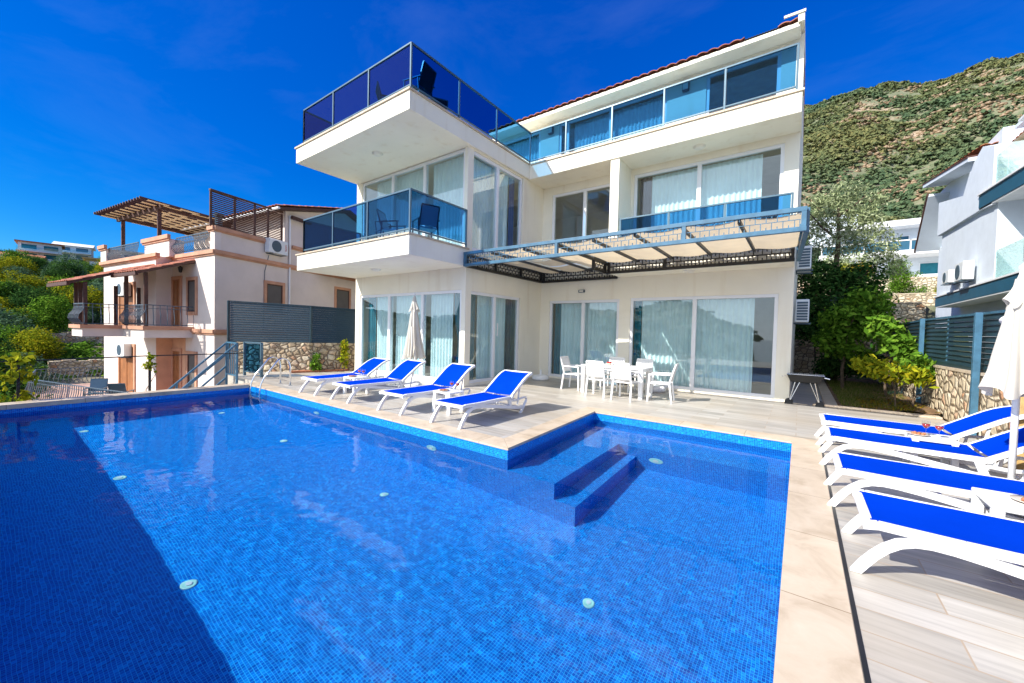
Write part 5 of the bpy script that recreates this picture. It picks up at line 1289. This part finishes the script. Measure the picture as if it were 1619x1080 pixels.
cols=['leaf_dark','leaf_mid','leaf_mid','leaf_dark','leaf_teal','leaf_yellow','leaf_yellow','leaf_mid','leaf_dark']
# band by band, from the near slope to the ridge
for r0,r1,cnt,s0,s1,a0,a1,cl in ((15,19,8,.8,1.3,-94,-87,['leaf_mid','leaf_dark','leaf_mid']),(20,30,18,1.1,1.7,-96,-87.5,['leaf_dark','leaf_mid','leaf_dark']),(34,55,46,1.5,2.6,-96,-80,['leaf_yellow','leaf_teal','leaf_mid','leaf_dark','leaf_yellow','leaf_teal']),(55,90,60,1.7,2.8,-96,-78,['leaf_dark','leaf_dark','leaf_teal','leaf_yellow','leaf_mid']),(90,140,56,1.6,2.6,-96,-76,['leaf_mid','leaf_dark','leaf_teal','leaf_mid']),(140,186,44,1.5,2.6,-96,-74,['leaf_mid','leaf_dark','leaf_dark','leaf_teal'])):
    for i in range(cnt):
        az=lerp(a0,a1,(i+rs.random())/cnt);r_=rs.uniform(r0,r1)
        if 32<r_<52 and az>-86.8 and rs.random()<.9:continue
        shrub(az,r_,rs.uniform(s0,s1),rs.choice(cl))
ORD=['first','second','third','fourth','fifth','sixth','seventh','eighth','ninth','tenth','eleventh','twelfth','thirteenth','fourteenth','fifteenth','sixteenth','seventeenth','eighteenth','nineteenth']
TENS={2:'twenty',3:'thirty',4:'forty',5:'fifty',6:'sixty'}
def ordw(i):
    i+=1
    if i<20:return ORD[i-1]
    t,u_=divmod(i,10);return (TENS[t][:-1]+'ieth') if u_==0 else TENS[t]+'-'+ORD[u_-1]
from collections import defaultdict
rows=defaultdict(list)
for o in bpy.data.objects:
    if o.name.startswith('slope_shrub') and 'group' in o.keys():
        r_=math.hypot(o.location.x,o.location.y);bn=[i for i,v_ in enumerate((19.5,32,55,90,140,999)) if r_<v_][0];rows[bn].append((math.atan2(o.location.x,o.location.y),o))
RN=['row just beyond the wire fence','second row of the left slope','row level with the field walls','middle row of the left slope','upper row of the left slope','row along the left skyline']
LK={'leaf_dark':'dark green rounded shrub','leaf_mid':'fresh green bushy shrub','leaf_yellow':'yellow-flowering shrub','leaf_teal':'grey-green shrub'}
for bn,L_ in rows.items():
    for i,(_,o) in enumerate(sorted(L_,key=lambda q:q[0])):
        k_=[x for x in LK if x.replace('leaf_','') in o['group']][0]
        o['label']='%s, %s from the left in the %s'%(LK[k_],ordw(i),RN[bn]);o['group']='shrubs on the slope left of the pool'
# terraces, rocks
def fieldwall(az0,az1,r,h,lab,k=0):
    pts=[]
    for q in range(9):
        a=math.radians(lerp(az0,az1,q/8));pts.append((r*math.sin(a),r*math.cos(a)))
    t=thing('field_wall',lab,'stone wall',(*pts[0],ground_z(*pts[0])));mb=MB()
    for p,q in zip(pts[:-1],pts[1:]):
        mb.prism([(p[0],p[1],ground_z(*p)-.5),(q[0],q[1],ground_z(*q)-.5),(q[0]-.5,q[1],ground_z(*q)-.5),(p[0]-.5,p[1],ground_z(*p)-.5)],(0,0,.5+h+.15*rs.random()))
    mb.build('masonry','rubble2',t)
fieldwall(-86,-79,37,.9,'low dry-stone field wall beyond the lower terrace, the nearer one')
fieldwall(-87,-78,46,.9,'low dry-stone field wall beyond the lower terrace, the farther one')
fieldwall(-92,-84,52,.8,'short dry-stone field wall among the shrubs at the far left')
GR='boulders heaped beyond the pink house terrace'
for i in range(46):
    az=rs.uniform(-87.2,-82);r_=rs.uniform(27,34);s=rs.uniform(.18,.55);a=math.radians(az);x=r_*math.sin(a);y=r_*math.cos(a)
    mb=MB();seed=i*3.1;N=8;b=len(mb.v)
    for j in range(6):
        th=math.pi*j/5
        for q in range(N):
            p=2*math.pi*q/N;d=Vector((math.sin(th)*math.cos(p),math.sin(th)*math.sin(p),math.cos(th)));f=1+.45*noise.noise(d*1.4+Vector((seed,0,0)))
            mb.v.append((x+d.x*s*f*1.3,y+d.y*s*f*1.2,ground_z(x,y)+s*.3+d.z*s*f*.8))
    for j in range(5):
        for q in range(N):
            q2=(q+1)%N;mb.f.append((j*N+q,(j+1)*N+q,(j+1)*N+q2,j*N+q2));mb.mi.append(0)
    o=mb.build('boulder','coping' if i%3 else 'rubble2',origin=(x,y,ground_z(x,y)));tag(o,'pale boulder in the heap beyond the pink house terrace','boulder',GR)
for i,(_,o) in enumerate(sorted([(math.atan2(o.location.x,o.location.y),o) for o in bpy.data.objects if o.name.startswith('boulder')],key=lambda q:q[0])):
    o['label']='pale boulder, %s from the left in the heap beyond the pink house terrace'%ordw(i)
# ---------- mountain scrub and stones: countless, one object each ----------
def ico():
    t=(1+5**.5)/2;v=np.array([(-1,t,0),(1,t,0),(-1,-t,0),(1,-t,0),(0,-1,t),(0,1,t),(0,-1,-t),(0,1,-t),(t,0,-1),(t,0,1),(-t,0,-1),(-t,0,1)],float);v/=np.linalg.norm(v[0])
    f=np.array([(0,11,5),(0,5,1),(0,1,7),(0,7,10),(0,10,11),(1,5,9),(5,11,4),(11,10,2),(10,7,6),(7,1,8),(3,9,4),(3,4,2),(3,2,6),(3,6,8),(3,8,9),(4,9,5),(2,4,11),(6,2,10),(8,6,7),(9,8,1)]);return v,f
IV,IF=ico()
def blobs(name,P,Sz,mat,sq=.7,rough=.25):
    n=len(P);r=np.random.default_rng(len(P));V=IV[None]*(1+r.uniform(-rough,rough,(n,12,1)))*Sz[:,None,None]*np.array([1,1,sq])*(1+r.uniform(-.25,.25,(n,1,3)))+P[:,None]
    F=(IF[None]+12*np.arange(n)[:,None,None]).reshape(-1,3);me=bpy.data.meshes.new(name);m=len(F)
    me.vertices.add(12*n);me.vertices.foreach_set('co',V.astype(np.float32).ravel());me.loops.add(3*m);me.loops.foreach_set('vertex_index',F.astype(np.int32).ravel())
    me.polygons.add(m);me.polygons.foreach_set('loop_start',np.arange(0,3*m,3,dtype=np.int32));me.polygons.foreach_set('loop_total',np.full(m,3,np.int32));me.update();me.materials.append(M[mat])
    return tag(obj(name,me),kind='stuff')
def tufts(name,P,Sz,mat,k=12,sq=.6,q=.42):
    n=len(P);r=np.random.default_rng(n+3);C_=np.repeat(P,k,0);S_=np.repeat(Sz,k)[:,None]
    d=r.normal(size=(n*k,3));d/=np.linalg.norm(d,axis=1)[:,None];d[:,2]=np.abs(d[:,2])*.9
    c=C_+d*S_*np.array([1,1,sq])*(.5+.5*r.random((n*k,1)))
    nn=d+r.normal(size=(n*k,3))*.35+np.array([0,0,.3]);nn/=np.linalg.norm(nn,axis=1)[:,None]
    a=np.cross(nn,r.normal(size=(n*k,3)));a/=np.linalg.norm(a,axis=1)[:,None];b=np.cross(nn,a);s=S_*q*(.7+.6*r.random((n*k,1)))
    V=np.stack([c-a*s,c+b*s*.8,c+a*s,c-b*s*.8],1).reshape(-1,3)
    return tag(obj(name,leaf_mesh(name,V,mat)),kind='stuff')
pts=[];sz=[];st=[];ss=[]
rq=random.Random(4)
tries=0
while len(pts)<60000 and tries<170000:
    tries+=1
    az=rq.uniform(-12,34);r_=75*(820/75)**(rq.random()**.75);a=math.radians(az);x=r_*math.sin(a);y=r_*math.cos(a)
    d=noise.fractal(Vector((x*.011,y*.011,2.2)),.8,2,4)+.35*noise.noise(Vector((x*.05,y*.05,8)))
    # diagonal rocky bands
    band=noise.noise(Vector(((x*.5+y)*.012,(x-y*.3)*.003,5)))
    el=(ground_z(x,y)-1.6)/r_-.0042*az+.035*noise.noise(Vector((az*.13,r_*.006,3)))
    rock=max(math.exp(-((el-.305)/.020)**2),.8*math.exp(-((el-.235)/.022)**2),.7*math.exp(-((el-.40)/.012)**2) if az>4 else 0)*(.55+.9*noise.noise(Vector((az*.35,el*30,1))))
    if rock>.30 or d+band*.9<-.42:
        if rq.random()<.62:
            st.append((x,y,ground_z(x,y)+.1));ss.append((.25+r_*.0022)*rq.uniform(.5,1.6))
        if rq.random()<.72:continue
    s=(.5+r_*.0021)*rq.uniform(.5,1.8)
    pts.append((x,y,ground_z(x,y)+s*.25));sz.append(s)
for i in range(1400):
    az=rq.uniform(-2,26);a=math.radians(az)
    if noise.noise(Vector((az*.8,3.3,1)))<.05:continue
    r_=800*rq.uniform(.93,1.03);x=r_*math.sin(a);y=r_*math.cos(a);st.append((x,y,ground_z(x,y)+.5));ss.append(rq.uniform(1.2,4.2))
tufts('mountain_scrub',np.array(pts),np.array(sz)*1.15,'scrub',14)
blobs('mountain_stones',np.array(st),np.array(ss),'coping',.6,.35)
# undergrowth between the left shrubs, and on hills seen in reflections
pts=[];sz=[]
for i in range(5200):
    az=rq.uniform(-97,-62);r_=22*(230/22)**rq.random();a=math.radians(az);x=r_*math.sin(a);y=r_*math.cos(a)
    if 26<r_<36 and -87.5<az<-82:continue
    s=(.22+r_*.008)*rq.uniform(.5,1.4);pts.append((x,y,ground_z(x,y)+s*.1));sz.append(s)
tufts('slope_undergrowth',np.array(pts),np.array(sz),'leaf_mid',40,.7,.16)
pts=[];sz=[]
for i in range(7000):
    az=rq.uniform(98,262);r_=40*(1000/40)**rq.random();a=math.radians(az);x=r_*math.sin(a);y=r_*math.cos(a);z=ground_z(x,y)
    if z<-34:continue
    s=(.8+r_*.006)*rq.uniform(.5,1.4);pts.append((x,y,z+s*.2));sz.append(s)
tufts('far_scrub',np.array(pts),np.array(sz),'scrub',8)

# ---------- far houses on the left ridge ----------
def pol(az,r):a=math.radians(az);return r*math.sin(a),r*math.cos(a)
def farhouse(label,az,r,w,d,h,rot,wallm='plaster_white',roofm='whiteroof',floors=2,gable=0,zoff=0,win='bluepaint'):
    x,y=pol(az,r);z=ground_z(x,y)+zoff
    t=thing('hillside_house',label,'house',(0,0,0))
    mb=MB().box(-w/2,w/2,-d/2,d/2,-4,h);mb.build('wall',wallm,t)
    mb=MB()
    if gable:mb.prism([(-w/2-.5,-d/2-.6,h),(-w/2-.5,d/2+.6,h),(-w/2-.5,0,h+gable)],(w+1,0,0))
    else:mb.box(-w/2-.5,w/2+.5,-d/2-.5,d/2+.5,h,h+.3)
    mb.build('roof',roofm,t)
    fh=h/floors
    for f in range(floors):
        n=max(2,int(w/3.2))
        for i in range(n):
            u=-w/2+(i+.5)*w/n;fr=MB().box(u-w/n*.34-.1,u+w/n*.34+.1,-d/2-.06,-d/2,f*fh+.5,f*fh+fh*.82).build('window','upvc',t);MB().box(u-w/n*.34,u+w/n*.34,-d/2-.09,-d/2-.06,f*fh+.6,f*fh+fh*.78).build('pane',win,fr)
        if f:
            b=MB().box(-w/2-.2,w/2+.2,-d/2-1.6,-d/2,f*fh-.2,f*fh).build('balcony','whiteroof',t);MB().box(-w/2-.2,w/2+.2,-d/2-1.6,-d/2-1.55,f*fh,f*fh+1).build('balcony_glass','greenglass',b)
    t.location=(x,y,z);t.rotation_euler=(0,0,rot);return t
farhouse('white hillside house with turquoise glass balconies at the far left edge',-88.2,150,10,7,4.6,math.radians(82),win='drape',roofm='brick',gable=1.0,zoff=-2.2)
farhouse('white hillside house with a brown flat roof next to the leftmost one',-86.4,156,7,6,4.2,math.radians(84),roofm='brick',win='drape',zoff=1.0)
farhouse('grey-white gabled house on the far left ridge',-84.3,172,7,6,4.0,math.radians(78),gable=1.2,win='rail',zoff=1.2)
farhouse('small white house behind the timber pergola, lowest on the ridge',-79.6,120,6,6,5.5,math.radians(78),win='rail',zoff=-.5)
farhouse('ochre garden wall house with white blinds on the left slope',-81.6,118,8,4,2.4,math.radians(80),wallm='palewood',roofm='palewood',floors=1,win='plastic',zoff=1.0)
farhouse('white low house on the skyline left of the pergola',-81.2,185,8,6,2.5,math.radians(80),win='rail',floors=1,zoff=2.0)
x,y=pol(-83.6,112);t=thing('garden_fence','blue-grey panel fence in front of the far left houses','fence',(x,y,ground_z(x,y)))
for i in range(6):
    p=pol(-85.2+i*.62,112);q=pol(-85.2+(i+1)*.62-.05,112);mb=MB();mb.bar((*p,ground_z(*p)+.9),(*q,ground_z(*q)+.9),.1,2.0);mb.build('fence_panel','bluesteel',t)
# ---------- white villa and terraces between the tree and the right house ----------
wv=thing('terraced_villa','white terraced villa with blue glass railings below the mountain','house',(9,62,5.5))
def wvp(n,mb,m,p=None):return mb.build(n,m,p or wv)
x0,x1=1.5,16
mb=MB().box(x0+2,x1,63,72,2,7.4);mb.box(x0+3,x1,64,72,7.4,10.6);mb.box(x0-1,x0+4,68,74,10,14);wvp('wall',mb,'plaster_white')
mb=MB().box(x0,x1,60,63.5,7.0,7.5);mb.box(x0+1,x1,59.5,63.5,4.3,4.7);mb.box(x0+1.5,x1,62.0,72.5,10.6,11.1);wvp('terrace_slab',mb,'whiteroof')
mb=MB().prism([(x0+5,62.2,11.1),(x1,62.2,11.1),(x1,72,13.0),(x0+8,72,13.0)],(0,0,.2));wvp('roof',mb,'whiteroof')
for i in range(7):
    a=x0+.2+i*1.9;g=MB().box(a+.08,a+1.85,60.1,60.16,7.5,8.5).build('railing_glass','bluepaint',wv);MB().box(a-.05,a+.07,60.05,60.2,7.5,8.6).build('railing_post','plastic',wv)
MB().box(x0,x1,60.05,60.2,8.5,8.62).build('top_rail','plastic',wv)
for a,b in ((3.5,5.6),(8.2,9.3),(12.2,15)):
    f=MB().box(x0+a-1,x0+b-1,63.92,63.99,7.6,9.8).build('window','upvc',wv);MB().box(x0+a-.9,x0+b-1.1,63.86,63.92,7.6,9.7).build('pane','bluepaint',f)
for a,b in ((3.6,5),(9,11)):
    f=MB().box(x0+a,x0+b,62.92,62.99,4.7,6.4).build('window','upvc',wv);MB().box(x0+a+.1,x0+b-.1,62.86,62.92,4.8,6.3).build('pane','drape',f)
for o in [x for x in wv.children]:o.location.z+=4.0
stonewall('terrace_wall','pale cut-stone terrace wall below the white terraced villa',[(-1,44),(14,44)],6.6,6.6,.5,'rubble2',cap='coping',zb=1)
stonewall('terrace_wall','pale stone terrace wall with a cap, the middle of three',[(-1,35.5),(9,35.5)],4.6,4.6,.5,'rubble2',cap='coping',zb=1)
stonewall('terrace_wall','rubble terrace wall just behind the right slatted fence',[(-1,28),(5.0,28)],3.5,3.5,.5,'rubble2',cap='coping',zb=0)
GB='shrubs on the stone terraces'
for (x,y,z,s,kd,lb) in ((5.5,37,4.4,1.3,'leaf_mid','bright green shrub on the middle stone terrace'),(6.6,46,6.4,1.4,'leaf_mid','round green bush on the upper stone terrace beside the white house'),(3.9,45,6.4,1.2,'leaf_orange','orange and yellow bush on the upper stone terrace'),(3.0,44.8,6.4,1.3,'leaf_yellow','yellow-green palm-like bush at the left end of the upper stone terrace'),(5.0,56,6.4,1.5,'leaf_teal','grey-green shrub in front of the white terraced villa'),(7.5,38,4.4,.7,'leaf_yellow','small yellow-green shrub on the middle stone terrace'),(9,56,6.4,1.2,'leaf_olive','pale olive shrub in front of the white terraced villa, right one'),(2.6,30,3.3,1.5,'leaf_mid','green shrub behind the garden tree on the lowest terrace')):
    t=thing('terrace_shrub',lb,'shrub',(x,y,z));o=obj('crown',var(kd,1),t);o.scale=(s,s,s);q=obj('trunk',trunk_me,t);q.scale=(s,s,s)
for i,(az,r_,s,kd) in enumerate(((3,52,3.2,'leaf_olive'),(6,74,3.5,'leaf_dark'),(9,80,3.6,'leaf_teal'),(12,78,4,'leaf_mid'),(14,70,3.6,'leaf_dark'),(1,70,4,'leaf_teal'))):
    shrub(az,r_,s,kd,name='hillside_tree',lab=ordw(i)+' bushy tree at the foot of the mountain behind the white terraced villa',cat='tree',group='trees at the foot of the mountain')
